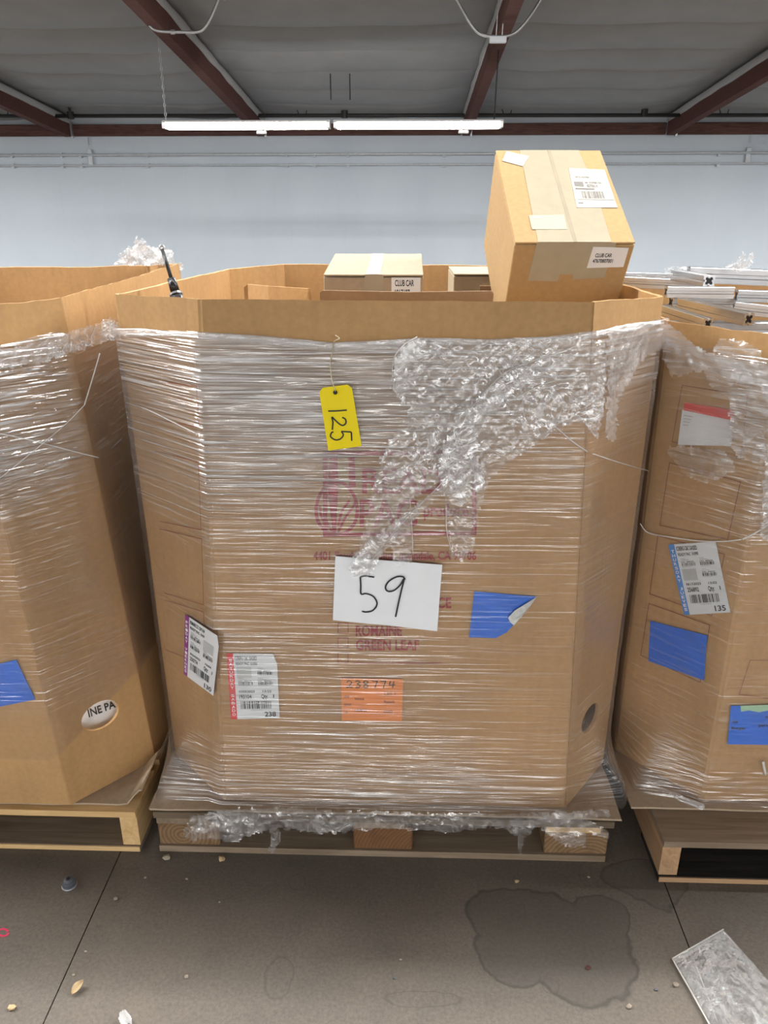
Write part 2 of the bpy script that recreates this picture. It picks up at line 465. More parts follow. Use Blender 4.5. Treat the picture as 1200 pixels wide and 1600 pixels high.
_tc = {}
def text_geo(s):
    if s not in _tc:
        cu = bpy.data.curves.new('t', 'FONT'); cu.body = s; cu.size = 1; cu.resolution_u = 3; cu.offset = 0.022
        ob = bpy.data.objects.new('t', cu)
        me = ob.to_mesh()
        vs = [v.co.copy() for v in me.vertices]; fs = [tuple(p.vertices) for p in me.polygons]
        ob.to_mesh_clear(); bpy.data.objects.remove(ob); bpy.data.curves.remove(cu)
        x0 = min(v.x for v in vs); x1 = max(v.x for v in vs); y0 = min(v.y for v in vs); y1 = max(v.y for v in vs)
        _tc[s] = ([((v.x - x0) / max(x1 - x0, 1e-6), (v.y - y0) / max(y1 - y0, 1e-6)) for v in vs], fs)
    return _tc[s]
class Quad:
    """a flat rectangle in the world; u to the right, v upward, both 0..1"""
    def __init__(s, tl, tr, br, bl, n): s.c = [V(p) for p in (tl, tr, br, bl)]; s.n = V(n)
    def at(s, u, v, off=0.0):
        tl, tr, br, bl = s.c
        return (bl * (1 - u) + br * u) * (1 - v) + (tl * (1 - u) + tr * u) * v + s.n * off
    def text(s, mb, string, u0, v0, u1, v1, off, vert=False):
        vs, fs = text_geo(string)
        mb.add([s.at(u0 + (u1 - u0) * x, v0 + (v1 - v0) * y, off) for x, y in vs], fs)
    def rect(s, mb, u0, v0, u1, v1, off):
        mb.quad(s.at(u0, v0, off), s.at(u1, v0, off), s.at(u1, v1, off), s.at(u0, v1, off))
    def bars(s, mb, u0, v0, u1, v1, off, n, seed):
        r = random.Random(seed); x = 0.0; ws = []
        while len(ws) < n * 2: ws.append(r.choice((1, 1, 2, 3)))
        t = sum(ws); x = u0
        for i, q in enumerate(ws):
            d = (u1 - u0) * q / t
            if i % 2 == 0: s.rect(mb, x, v0, x + d, v1, off)
            x += d
    def stack_text(s, mb, string, u0, u1, v_top, v_bot, off):
        n = len(string); h = (v_top - v_bot) / n
        for i, ch in enumerate(string):
            if ch == ' ': continue
            s.text(mb, ch, u0, v_top - (i + 0.86) * h, u1, v_top - (i + 0.14) * h, off)
def px_quad(px, pl, off=0.0): return Quad(*[onP(x, y, pl, off) for x, y in px], pl[1])
def px_poly(px, pl, off): return [onP(x, y, pl, off) for x, y in px]
def stroke(mb, pts, width, n):
    """a flat pen stroke through world points"""
    pts = catmull(pts, 6); n = V(n); L_, R_ = [], []
    for i, p in enumerate(pts):
        t = (pts[min(i + 1, len(pts) - 1)] - pts[max(i - 1, 0)]).normalized()
        q = n.cross(t).normalized() * width / 2
        L_.append(p + q); R_.append(p - q)
    k = len(pts)
    mb.add(L_ + R_, [(i, i + 1, k + i + 1, k + i) for i in range(k - 1)])
def frame_line(mb, pts, wd, n, closed=True):
    pts = [V(p) for p in pts]; n = V(n)
    for i in range(len(pts) if closed else len(pts) - 1):
        a, b = pts[i], pts[(i + 1) % len(pts)]
        t = (b - a).normalized(); q = n.cross(t).normalized() * wd / 2
        a2, b2 = a - t * wd / 2, b + t * wd / 2
        mb.quad(a2 + q, a2 - q, b2 - q, b2 + q)
def smoothstep(a, b, x):
    t = max(0, min(1, (x - a) / (b - a))); return t * t * (3 - 2 * t)
def ridged(p, s):
    return 1 - abs(noise.noise(V(p) * s)) * 2

# ================================================================== the setting
X0, X1, Y0, Y1 = -14.0, 14.0, -18.0, 15.0
def struct(o): o['kind'] = 'structure'; return o
fl = struct(MB().box((0, -1.5, -0.06), (28, 33, 0.1)).build('floor', M['floor_gap']))
JX, JS = 0.58, 1.232
k0 = int((X0 - JX) / JS) - 1
xs = [JX + JS * k for k in range(k0, 30) if X0 < JX + JS * k < X1]
xs = [X0] + xs + [X1]
for a, b in zip(xs[:-1], xs[1:]):
    g = 0.0013
    ya = Y0
    MB().add([(a + g, ya, -0.009), (b - g, ya, -0.009), (b - g, Y1, -0.009), (a + g, Y1, -0.009),
              (a + g, ya, 0), (b - g, ya, 0), (b - g, Y1, 0), (a + g, Y1, 0)],
             [(4, 5, 6, 7), (0, 1, 5, 4), (2, 3, 7, 6), (1, 2, 6, 5), (3, 0, 4, 7)]).build('slab', M['floor'], fl)
H_ = 6.2
struct(MB().box((0, Y1 + 0.1, H_ / 2 - .05), (28.4, 0.2, H_)).build('wall_back', M['wall']))
struct(MB().box((0, Y0 - 0.1, H_ / 2 - .05), (28.4, 0.2, H_)).build('wall_front', M['wall']))
struct(MB().box((X0 - 0.1, -1.5, H_ / 2 - .05), (0.2, 33, H_)).build('wall_left', M['wall']))
struct(MB().box((X1 + 0.1, -1.5, H_ / 2 - .05), (0.2, 33, H_)).build('wall_right', M['wall']))

# ceiling: sagging insulation held by battens every 0.97 m, split by the beams
BEAMS = [(-13.05, 0), (-9.55, 0), (-6.05, 1), (-2.62, 1), (0.97, 1), (4.5, 1), (8.0, 0), (11.5, 0)]
vs, fs = [], []
nx = 130
ys = []
k = -29
while True:
    y = 10.2 + 0.97 * k
    if y > Y1: break
    steps = (0, .025, .06, .12, .25, .42, .58, .75, .88, .94, .975) if y > 3 else (0, .12, .5, .88)
    ys += [y + 0.97 * q for q in steps]
    k += 1
ys = [Y0] + [y for y in ys if Y0 < y < Y1] + [Y1]
ys.reverse()
ny = len(ys) - 1
for j in range(ny + 1):
    y = ys[j]
    ph = ((y - 10.2) / 0.97) % 1.0
    if min(ph, 1 - ph) < 1e-6: ph = 0.0
    for i in range(nx + 1):
        x = X0 + (X1 - X0) * i / nx
        bx = [b for b, _ in BEAMS]
        dmin = min(abs(x - b) for b in bx)
        fac = smoothstep(0.0, 0.9, dmin)
        amp = 0.12 * (0.75 + 0.5 * noise.noise(V((x * .5, y * .4, 0))))
        z = ceil_z(y) - amp * fac * (math.sin(math.pi * ph) ** 0.5) + 0.02 * noise.noise(V((x * 1.1, y * 1.7, 3)))
        z -= 0.10 * (1 - fac) * 0.0
        vs.append((x, y, z))
for j in range(ny):
    for i in range(nx):
        a = j * (nx + 1) + i
        fs.append((a, a + 1, a + nx + 2, a + nx + 1))
struct(mesh_obj('ceiling', vs, fs, M['ceil'], smooth=True))

blab = {-6.05: 'dark red-brown roof beam at far left of the ceiling', -2.62: 'dark red-brown roof beam behind the left wire loop',
        0.97: 'dark red-brown roof beam behind the right wire loop and cable', 4.5: 'dark red-brown roof beam at right, above the leaning carton'}
for bx, vis in BEAMS:
    if not vis: continue
    sl = 0.088
    y_a, y_b = 14.9, 4.0
    t = thing('roof_beam', blab[bx], 'beam', (bx, y_a, ceil_z(y_a) - 0.35), 'roof beams')
    def prism(xa, xb, da, db, name, mat):
        vs = []
        for y in (y_a, y_b):
            z = ceil_z(y)
            vs += [(xa, y, z - da), (xb, y, z - da), (xb, y, z - db), (xa, y, z - db)]
        MB().add(vs, [(0, 1, 2, 3), (7, 6, 5, 4), (0, 4, 5, 1), (1, 5, 6, 2), (2, 6, 7, 3), (3, 7, 4, 0)]).build(name, mat, t)
    prism(bx - 0.065, bx + 0.065, 0.35, 0.03, 'timber', M['beam'])
    # turned-down insulation edges along both sides of the beam
    for sd in (1, -1):
        vs, fs = [], []
        n = 60
        for k in range(n + 1):
            y = y_a + (y_b - y_a) * k / n
            wv = 0.02 * noise.noise(V((y * 2.1, bx, sd)))
            z = ceil_z(y)
            vs += [(bx + sd * 0.067, y, z - 0.15 - wv), (bx + sd * (0.075 + wv * .3), y, z - 0.14 - wv), (bx + sd * (0.09 + wv), y, z - 0.06), (bx + sd * 0.067, y, z - 0.03)]
        for k in range(n):
            for c_ in range(4):
                fs.append((k * 4 + c_, k * 4 + (c_ + 1) % 4, k * 4 + 4 + (c_ + 1) % 4, k * 4 + 4 + c_))
        mesh_obj('insulation_edge', vs, fs, M['ceil_e'], t, True)
    MB().box((bx + 0.085, 14.88, ceil_z(14.9) - 0.24), (0.035, 0.06, 0.26)).build('hanger_bracket', M['steel'], t)

# ledger board on the back wall, in lengths between the beams
lx = [X0, -9.55, -6.05, -2.62, 0.97, 4.5, 8.0, X1]
for a, b in zip(lx[:-1], lx[1:]):
    if b < -8 or a > 7: continue
    o = MB().bbox(((a + b) / 2, 14.955, 2.735), (b - a - 0.16, 0.09, 0.185), 0.006).build('trim_1', M['ledger'])
    struct(o)

# sprinkler pipe with heads
t = thing('sprinkler_pipe', 'long dark sprinkler pipe running under the roof along the back wall', 'pipe', (0, 14.3, 2.86))
MB().tube([(-9, 14.3, 2.90), (0, 14.3, 2.885), (9, 14.3, 2.86)], 0.030, 12).build('pipe', M['pipe'], t, True)
for x_ in (-5.72, -1.1, 3.85):
    mb = MB()
    mb.tube([(x_, 14.3, 2.85), (x_, 14.3, 2.96)], 0.055, 10)
    mb.tube([(x_, 14.3, 2.96), (x_, 14.3, 3.02)], 0.022, 8)
    mb.tube([(x_, 14.3, 3.02), (x_, 14.3, 3.03)], 0.05, 10)
    mb.build('sprinkler_head', M['pipe'], t)
for x_ in (-6.9, -1.85, 1.55, 5.1):
    for d0, d1 in ((0, -.06), (.1, .13)):
        MB().tube([(x_ + d0, 14.3, 2.88), (x_ + d1, 14.3, ceil_z(14.3) - .02)], 0.008, 6).build('hanger_rod', M['pipe'], t)
# conduits on the wall
for nm, zc, lab in (('conduit', 2.335, 'upper grey conduit run along the pale back wall'), ('conduit', 2.165, 'lower grey conduit run along the pale back wall')):
    t = thing(nm, lab, 'conduit', (0, 14.93, zc), 'wall conduits')
    MB().tube([(-9, 14.93, zc), (9, 14.93, zc + 0.02)], 0.022 if zc > 2.2 else 0.016, 8).build('pipe', M['conduit'], t, True)
    for x_ in (-7.15, -6.25, -5.9, -4.7, -2.2, -1.7, -1.1, 0.6, 1.7, 5.4):
        MB().box((x_, 14.955, zc), (0.05, 0.06, 0.075)).build('strap', M['conduit'], t)
for i, (x_, la) in enumerate(((-5.72, 'small white drop pipe with holes on the wall at far left'), (5.9, 'small grey hanger bracket on the wall at far right'))):
    t = thing('wall_bracket', la, 'bracket', (x_, 14.96, 2.2))
    MB().bbox((x_, 14.955, 2.30), (0.08, 0.06, 0.27), 0.005).build('strut', M['conduit'], t)
    MB().tube([(x_, 14.95, 2.5), (x_, 14.95, 2.63)], 0.008, 6).build('rod', M['steel'], t)

# hanging strip light
ty = 9.9
A = onY(256, 194, ty); B = onY(785, 200, ty)
zt = (A.z + B.z) / 2
t = thing('strip_light', 'long lit twin fluorescent strip light hung on chains below the roof', 'light', (0.5 * (A.x + B.x), ty, zt))
xm = (A.x + B.x) / 2
for a, b in ((A.x, xm - 0.02), (xm + 0.02, B.x)):
    mb = MB()
    mb.add([(a, ty - .05, zt + .06), (b, ty - .05, zt + .06), (b, ty + .05, zt + .06), (a, ty + .05, zt + .06),
            (a, ty - .11, zt + .035), (b, ty - .11, zt + .035), (b, ty + .11, zt + .035), (a, ty + .11, zt + .035)],
           [(0, 1, 2, 3), (7, 6, 5, 4), (0, 4, 5, 1), (1, 5, 6, 2), (2, 6, 7, 3), (3, 7, 4, 0)])
    mb.build('housing', M['housing'], t)
    for dy in (-0.06, 0.06):
        MB().tube([(a + .04, ty + dy, zt), (b - .04, ty + dy, zt)], 0.030, 12).build('tube', M['tube'], t, True)
    for xe in (a + 0.02, b - 0.02):
        MB().box((xe, ty, zt + 0.005), (0.035, 0.19, 0.06)).build('lamp_holder', M['housing'], t)
def chain(p, q, name, lab):
    n = max(6, int((q - p).length / 0.045)); mb = MB()
    for i in range(n):
        c_ = p.lerp(q, (i + 0.5) / n); hl = (q - p).length / n * 0.62
        ax = V((1, 0, 0)) if i % 2 else V((0, 1, 0))
        d = (q - p).normalized()
        ring = [c_ + d * hl * math.sin(a) + ax * 0.011 * math.cos(a) for a in [2 * math.pi * k / 8 for k in range(9)]]
        mb.tube(ring, 0.0025, 5, False)
    return mb
ca = V((A.x + 0.03, ty, zt + .06)); mbc = chain(ca, V((ca.x, ty, ceil_z(ty) - .03)), '', '')
mbc.build('chain', M['steel'], t)
cb = V((B.x - 0.1, ty, zt + .06))
MB().tube([cb, (cb.x + 0.02, ty, ceil_z(ty) - .03)], 0.008, 8).build('power_cord', M['pipe'], t, True)
for x_ in (-1.75, 0.62):
    MB().bbox((x_, ty + 0.09, zt - .06), (0.12, .03, .04), 0.008).build('bracket', M['pipe'], t)
# conduit loops
for px, lab, box in (([(200, -14), (216, 14), (232, 38), (246, 48), (280, 50), (308, 50), (320, 43), (332, 22), (346, -14)], 'thin grey wire loop drooping from the roof at left', 0),
                     ([(707, -14), (722, 14), (738, 41), (752, 54), (775, 57), (797, 55), (812, 45), (832, 20), (853, -14)], 'thin grey wire loop with small box drooping from the roof at right', 1)):
    pts = catmull([onY(x, y, 9.0) for x, y in px], 5)
    t = thing('conduit_loop', lab, 'conduit', pts[len(pts) // 2])
    up = [V((pts[0].x - .03, 9.0, ceil_z(9) - 0.13))] + pts + [V((pts[-1].x + .03, 9.0, ceil_z(9) - 0.13))]
    MB().tube(up, 0.014, 8).build('conduit', M['steel'], t, True)
    if box:
        q = onY(778, 62, 9.0)
        MB().bbox(q, (0.17, 0.06, 0.06), 0.006).build('junction_box', M['conduit'], t)
        for dx in (-.02, .04):
            MB().tube([q + V((dx, 0, .03)), q + V((dx + .01, 0.0, .33))], 0.006, 6).build('hanger_wire', M['steel'], t)
    else:
        q = onY(270, 50, 9.0)
        MB().tube([q + V((-.02, 0, 0)), q + V((.02, 0, 0))], 0.022, 8).build('coupling', M['steel'], t)
t = thing('hanger_rods', 'pair of thin dark rods hanging from the ceiling above the strip light', 'rod', onY(532, 158, 12.2))
for x_ in (517, 547):
    p = onY(x_, 156, 12.2)
    MB().tube([p, (p.x, p.y, ceil_z(12.2) - .02)], 0.009, 6).build('rod', M['pipe'], t)

# ================================================================== pallets
PT = 0.115
def board(name, x0, x1, y0, y1, z0, z1, mat, par, along='x', b=0.0025):
    c_ = V(((x0 + x1) / 2, (y0 + y1) / 2, (z0 + z1) / 2))
    dx, dy, dz = x1 - x0, y1 - y0, z1 - z0
    bm = bmesh.new(); bmesh.ops.create_cube(bm, size=1)
    bmesh.ops.scale(bm, vec=(dx, dy, dz) if along == 'x' else (dy, dx, dz), verts=bm.verts)
    long_e = [e for e in bm.edges if abs(e.verts[0].co.x - e.verts[1].co.x) > 1e-5]
    bmesh.ops.subdivide_edges(bm, edges=long_e, cuts=7)
    for v in bm.verts:
        v.co.y += 0.0022 * noise.noise(V((v.co.x * 5, c_.x * 9 + c_.y * 7, v.co.y * 3)))
        v.co.z += 0.0016 * noise.noise(V((v.co.x * 4, c_.x * 7 + c_.z * 9, 5 + v.co.y)))
    me = bpy.data.meshes.new(name); bm.to_mesh(me); bm.free()
    me.materials.append(mat)
    o = bpy.data.objects.new(name, me); SC.collection.objects.link(o)
    o.parent = par; o.location = c_ - wl(par)
    if along == 'y': o.rotation_euler.z = math.pi / 2
    return o

def stringer_pallet(x0, x1, y0, y1, label, mats):
    t = thing('wooden_pallet', label, 'pallet', ((x0 + x1) / 2, (y0 + y1) / 2, 0), 'wooden pallets')
    deck, stringer, bottom, stain = mats
    bt = 0.016
    for i in range(3):
        xc = [x0 + 0.02, (x0 + x1) / 2, x1 - 0.02][i]
        board('stringer', xc - 0.02, xc + 0.02, y0 + 0.004, y1 - .004, bt, PT - bt, stringer, t, 'y')
    n = 7
    pitch = (y1 - y0 - 0.14) / (n - 1)
    for i in range(n):
        a = y0 + pitch * i
        wd = 0.14 if i in (0, n - 1) else 0.09
        board('deck_board', x0, x1, a, a + wd, PT - bt, PT, deck, t)
    for i, a in enumerate((y0, y0 + 0.33, y0 + .56, y0 + .8, y1 - 0.14)):
        board('bottom_board', x0, x1, a, a + (0.135 if i in (0, 4) else .09), 0.0, bt, stain if i == 0 else bottom, t)
    mb = MB().box(((x0 + x1) / 2, y0 - 0.0012, bt / 2), (x1 - x0 - .002, 0.002, bt - .003))
    mb.build('board_edge', bottom, t)
    return t
stringer_pallet(-1.622, -0.606, 1.355, 2.57, 'yellowish new-wood pallet under the left bulk box', (M['pal_yel'], M['pal_yel'], M['pal_yel'], M['pal_grey']))
stringer_pallet(0.566, 1.582, 1.305, 2.52, 'pallet with black-stained lower board under the right bulk box', (M['pal_grey'], M['pal_red'], M['pal_red'], M['pal_black']))

def block_pallet(x0, x1, y0, y1, label):
    t = thing('wooden_pallet', label, 'pallet', ((x0 + x1) / 2, (y0 + y1) / 2, 0), 'wooden pallets')
    bt = 0.017
    for i, y in enumerate((y0, (y0 + y1) / 2 - .06, y1 - 0.12)):
        board('bottom_board', x0 + 0.004, x1 - 0.01, y, y + 0.125, 0.0, bt, M['pal_grey'], t)
    for x in (x0 + .02, x1 - .14):
        board('bottom_board', x, x + .12, y0 + .127, (y0 + y1) / 2 - .062, 0.0, bt, M['pal_dark'], t, 'y')
        board('bottom_board', x, x + .12, (y0 + y1) / 2 + .067, y1 - .123, 0.0, bt, M['pal_dark'], t, 'y')
    xsb = [(x0 + 0.005, x0 + 0.145), ((x0 + x1) / 2 - 0.065, (x0 + x1) / 2 + 0.07), (x1 - 0.15, x1 - 0.008)]
    for j, y in enumerate((y0 + .004, (y0 + y1) / 2 - .05, y1 - 0.11)):
        for i, (a, b) in enumerate(xsb):
            c_ = V(((a + b) / 2, y + .05, (bt + PT - .034) / 2 + .0))
            mb = MB().bbox(c_, (b - a, 0.1, PT - .034 - bt), 0.003)
            org = (a + (0.055 if i == 0 else .10 if i == 2 else .2), y + .05, bt + .03 + (.0 if i == 0 else -.07))
            mb.build('block', M['block'] if i != 1 else M['block2'], t, loc=org)
    for i, (a, b) in enumerate(xsb):
        board('stringer_board', a, b - .02, y0 + .002, y1 - .002, PT - .034, PT - .017, M['pal_yel'] if i == 2 else M['pal_grey'], t, 'y')
    n = 7; pitch = (y1 - y0 - 0.13) / (n - 1)
    for i in range(n):
        a = y0 + pitch * i
        board('deck_board', x0, x1, a, a + 0.125, PT - .017, PT, M['pal_grey'] if i else M['pal_dark'], t)
    return t
block_pallet(-0.566, 0.472, 1.357, 2.575, 'weathered grey block pallet under the middle bulk box')

# cardboard trays between pallet and box
def slip(x0, x1, y0, y1, label, right_lip=False, left_lip=False, cut=0.05):
    nx, ny = 24, 28; vs = []; fs = []
    z = PT + 0.001
    def hz(x, y):
        d = 0.0
        if right_lip:
            wl_ = 0.045 if y < 1.50 else 0.014
            d += (0.045 if y < 1.50 else .03) * smoothstep(wl_, 0.0, x1 - x)
        if left_lip:
            d += 0.03 * smoothstep(0.04, 0.0, x - x0)
        return d
    for k, dz in ((0, 0.0), (1, 0.005)):
        for j in range(ny + 1):
            for i in range(nx + 1):
                u = i / nx; v = j / ny
                x = x0 + (x1 - x0) * (u if not right_lip else 1 - (1 - u) ** 1.6); y = y0 + (y1 - y0) * v
                x += 0.004 * noise.noise(V((y * 14, x * 3, k)))
                vs.append((x, y + .004 * noise.noise(V((x * 12, y, 1))), z + dz + hz(x, y)))
    n1 = (nx + 1) * (ny + 1)
    for j in range(ny):
        for i in range(nx):
            a = j * (nx + 1) + i
            fs.append((a + n1, a + n1 + 1, a + n1 + nx + 2, a + n1 + nx + 1))
            fs.append((a, a + nx + 1, a + nx + 2, a + 1))
    for i in range(nx):
        fs.append((i, i + 1, n1 + i + 1, n1 + i)); a = ny * (nx + 1) + i; fs.append((a + 1, a, n1 + a, n1 + a + 1))
    for j in range(ny):
        a = j * (nx + 1); fs.append((a + nx + 1, a, n1 + a, n1 + a + nx + 1)); a += nx; fs.append((a, a + nx + 1, n1 + a + nx + 1, n1 + a))
    o = mesh_obj('cardboard_tray', vs, fs, M['card_grey'], loc=((x0 + x1) / 2, (y0 + y1) / 2, z))
    return tag(o, label, 'cardboard', 'cardboard trays on the pallets')
slip(-1.61, -0.592, 1.372, 2.56, 'flat cardboard tray with torn upturned corner under the left box', right_lip=True)
slip(-0.575, 0.488, 1.362, 2.59, 'flat grey-brown cardboard tray under the middle box')
slip(0.520, 1.575, 1.40, 2.60, 'flat cardboard tray under the right box')

# ================================================================== bulk boxes (octagonal)
BZ = PT + 0.0075
TH = 0.007
class BulkBox:
    def __init__(s, label, B, T, hole=None, rim_amp=0.003, rim_seed=0):
        s.B = [V(p) for p in B]; s.T = [V(p) for p in T]; s.rim_amp = rim_amp; s.seed = rim_seed
        c_ = sum(s.B, V()) / 8
        s.center = c_
        s.o = thing('bulk_box', label, 'box', (c_.x, c_.y, BZ), 'octagonal bulk boxes')
        for i in range(8): s.panel(i, hole if hole and hole[0] == i else None)
    def normal(s, i):
        j = (i + 1) % 8
        n = (s.B[j] - s.B[i]).cross(s.T[i] - s.B[i]).normalized()
        m = (s.B[i] + s.B[j]) / 2 - s.center
        return n if n.dot(V((m.x, m.y, 0))) > 0 else -n
    def pos(s, i, a, h, off=0.0):
        j = (i + 1) % 8
        p = (s.B[i].lerp(s.B[j], a)).lerp(s.T[i].lerp(s.T[j], a), h)
        return p + s.normal(i) * off
    def vnormal(s, i, a):
        j = (i + 1) % 8; k = (i - 1) % 8
        n = s.normal(i)
        e = 0.06
        if a < e: n = n.lerp((n + s.normal(k)).normalized(), 1 - a / e)
        if a > 1 - e: n = n.lerp((n + s.normal(j)).normalized(), 1 - (1 - a) / e)
        return n.normalized()
    def rim(s, p):
        return s.rim_amp * (noise.noise(V((p.x * 6, p.y * 6, s.seed))) + 0.5 * noise.noise(V((p.x * 28, p.y * 28, s.seed + 3))))
    def inner(s, i, h):
        """mitred inward offset at vertex i"""
        n1, n2 = s.normal(i), s.normal((i - 1) % 8)
        b = (n1 + n2).normalized()
        return s.B[i].lerp(s.T[i], h) - b * (TH / max(0.5, b.dot(n1)))
    def panel(s, i, hole):
        j = (i + 1) % 8
        ln_ = (s.B[j] - s.B[i]).length; m0 = max(4, int(ln_ / 0.03)); nz = 16
        us = [0, .005 / ln_, .010 / ln_] + [k / m0 for k in range(1, m0)] + [1 - .010 / ln_, 1 - .005 / ln_, 1]; nx = len(us) - 1
        if hole is None:
            vs, fs = [], []
            for side in (0, 1):
                for b in range(nz + 1):
                    h = b / nz
                    for a in range(nx + 1):
                        u = us[a]
                        p = s.pos(i, u, h, -.0028 if a in (0, nx) else 0) if side == 0 else s.inner(i, h).lerp(s.inner(j, h), u)
                        if b == nz: p = p + V((0, 0, s.rim(s.pos(i, u, 1)) - (0.001 if side else 0)))
                        if 0 < a < nx:
                            p = p + s.normal(i) * 0.0025 * noise.noise(V((u * 4, h * 5, i + s.seed * 3)))
                        vs.append(p)
            n1 = (nx + 1) * (nz + 1)
            for b in range(nz):
                for a in range(nx):
                    q = b * (nx + 1) + a
                    fs.append((q, q + 1, q + nx + 2, q + nx + 1))
                    fs.append((n1 + q, n1 + q + nx + 1, n1 + q + nx + 2, n1 + q + 1))
            for a in range(nx):
                q = nz * (nx + 1) + a
                fs.append((q, q + 1, n1 + q + 1, n1 + q))
                fs.append((a + 1, a, n1 + a, n1 + a + 1))
            for b in range(nz):
                q = b * (nx + 1); fs.append((q + nx + 1, q, n1 + q, n1 + q + nx + 1))
                q += nx; fs.append((q, q + nx + 1, n1 + q + nx + 1, n1 + q))
        else:
            _, hu, hh, ru, rh = hole
            bm = bmesh.new()
            def ring(pts): 
                w = [bm.verts.new(p) for p in pts]
                return [bm.edges.new((w[k], w[(k + 1) % len(w)])) for k in range(len(w))]
            out = [(a / 6, 0.0) for a in range(6)] + [(1, b / 12) for b in range(12)] + [(1 - a / 12, 1) for a in range(12)] + [(0, 1 - b / 12) for b in range(12)]
            inn = [(hu + ru * math.cos(2 * math.pi * k / 28), hh + rh * math.sin(2 * math.pi * k / 28)) for k in range(28)]
            e = ring([(u, h, 0) for u, h in out]) + ring([(u, h, 0) for u, h in inn])
            bmesh.ops.triangle_fill(bm, use_beauty=True, use_dissolve=False, edges=e)
            bm.verts.index_update()
            uv = [(v.co.x, v.co.y) for v in bm.verts]
            tf = [tuple(v.index for v in f.verts) for f in bm.faces]
            be = [(ed.verts[0].index, ed.verts[1].index) for ed in bm.edges if len(ed.link_faces) == 1]
            bm.free()
            vs = []
            for side in (0, 1):
                for u, h in uv:
                    p = s.pos(i, u, h) if side == 0 else s.inner(i, h).lerp(s.inner(j, h), u)
                    if h > 0.999: p = p + V((0, 0, s.rim(s.pos(i, u, 1))))
                    vs.append(p)
            n1 = len(uv)
            fs = tf + [tuple(n1 + q for q in reversed(f)) for f in tf] + [(a, b, n1 + b, n1 + a) for a, b in be]
        o = mesh_obj('panel', vs, fs, M['card'], s.o)
        bm = bmesh.new(); bm.from_mesh(o.data); bmesh.ops.recalc_face_normals(bm, faces=bm.faces); bm.to_mesh(o.data); bm.free()
    def plane(s, i):
        j = (i + 1) % 8
        return plane3(s.B[i], s.B[j], (s.T[i] + s.T[j]) / 2)

mid = BulkBox('open octagonal cardboard bulk box in the middle, wrapped and holding cartons',
    [(-.4105, 1.392, BZ), (.369, 1.392, BZ), (.490, 1.550, BZ), (.490, 2.46, BZ), (.36, 2.60, BZ), (-.41, 2.60, BZ), (-.570, 2.46, BZ), (-.570, 1.55, BZ)],
    [(-.355, 1.335, 1.243), (.311, 1.335, 1.241), (.477, 1.50, 1.234), (.490, 2.46, 1.222), (.36, 2.60, 1.222), (-.406, 2.60, 1.224), (-.568, 2.5, 1.216), (-.562, 1.50, 1.234)],
    hole=(1, 0.47, 0.176, 0.20, 0.032), rim_seed=1)
left = BulkBox('open octagonal cardboard bulk box at left with round hand hole',
    [(-1.45, 1.366, BZ), (-.755, 1.366, BZ), (-.612, 1.526, BZ), (-.612, 2.44, BZ), (-.75, 2.58, BZ), (-1.45, 2.58, BZ), (-1.60, 2.42, BZ), (-1.60, 1.526, BZ)],
    [(-1.45, 1.35, 1.224), (-.79, 1.35, 1.222), (-.667, 1.50, 1.227), (-.712, 2.48, 1.232), (-.853, 2.60, 1.219), (-1.45, 2.60, 1.212), (-1.62, 2.44, 1.212), (-1.62, 1.50, 1.216)],
    hole=(1, 0.50, 0.172, 0.215, 0.032), rim_seed=2, rim_amp=0.004)
right = BulkBox('octagonal cardboard bulk box at right, torn at the rim, full of aluminium bars',
    [(.687, 1.425, BZ), (1.40, 1.425, BZ), (1.555, 1.60, BZ), (1.555, 2.45, BZ), (1.40, 2.60, BZ), (.687, 2.60, BZ), (.53, 2.45, BZ), (.53, 1.60, BZ)],
    [(.655, 1.375, 1.178), (1.40, 1.375, 1.18), (1.58, 1.55, 1.18), (1.58, 2.45, 1.18), (1.40, 2.60, 1.18), (.68, 2.60, 1.18), (.515, 2.45, 1.185), (.505, 1.545, 1.188)],
    rim_seed=3, rim_amp=0.010)
PF, PL_, PR_ = mid.plane(0), mid.plane(7), mid.plane(1)
LCH, LFR = left.plane(1), left.plane(0)
RCH, RFR = right.plane(7), right.plane(0)

# ---- printing on the middle box
def on(pl, pts, off): return [onP(x, y, pl, off) for x, y in pts]
n = PF[1]; o1 = 0.0035
mb = MB()
fq = on(PF, [(508, 709), (741, 706), (741, 833), (508, 836)], o1)
frame_line(mb, fq, 0.0085, n)
for q_ in ([(515, 712), (527, 712), (529, 770), (512, 770)], [(545, 712), (554, 712), (556, 762), (545, 762)]):
    mb.add(on(PF, q_, o1), [(0, 1, 2, 3)])
bulb = [(526 + 32 * math.sin(t_) * (1 - .10 * math.cos(t_)), 794 - 41 * math.cos(t_)) for t_ in [2 * math.pi * k / 24 for k in range(25)]]
stroke(mb, on(PF, bulb, o1), 0.0062, n)
mb.add(on(PF, [(513, 770), (528, 770), (526, 812), (525, 838), (520, 838), (517, 812)], o1), [(0, 1, 2, 3, 4, 5)])
for pts in ([(528, 832), (540, 808), (553, 790), (556, 778)], [(528, 822), (534, 800), (546, 782)], [(518, 830), (508, 808), (506, 786)], [(513, 826), (502, 806), (500, 790)]):
    stroke(mb, on(PF, pts, o1), 0.0045, n)
def txt(mb, s_, pl, x0, y0, x1, y1, off, sl=0.0):
    q = px_quad([(x0, y0), (x1, y0 + sl), (x1, y1 + sl), (x0, y1)], pl, 0)
    q.text(mb, s_, 0, 0, 1, 1, off)
txt(mb, 'READY', PF, 566, 730, 728, 770, o1)
txt(mb, 'PAC', PF, 562, 778, 652, 822, o1)
txt(mb, 'produce', PF, 662, 786, 732, 812, o1)
mb.build('logo_print', M['red_ink'], mid.o)
mb = MB()
txt(mb, '4401 Foxdale Avenue, Irwindale, CA 91706', PF, 490, 860, 744, 876, o1)
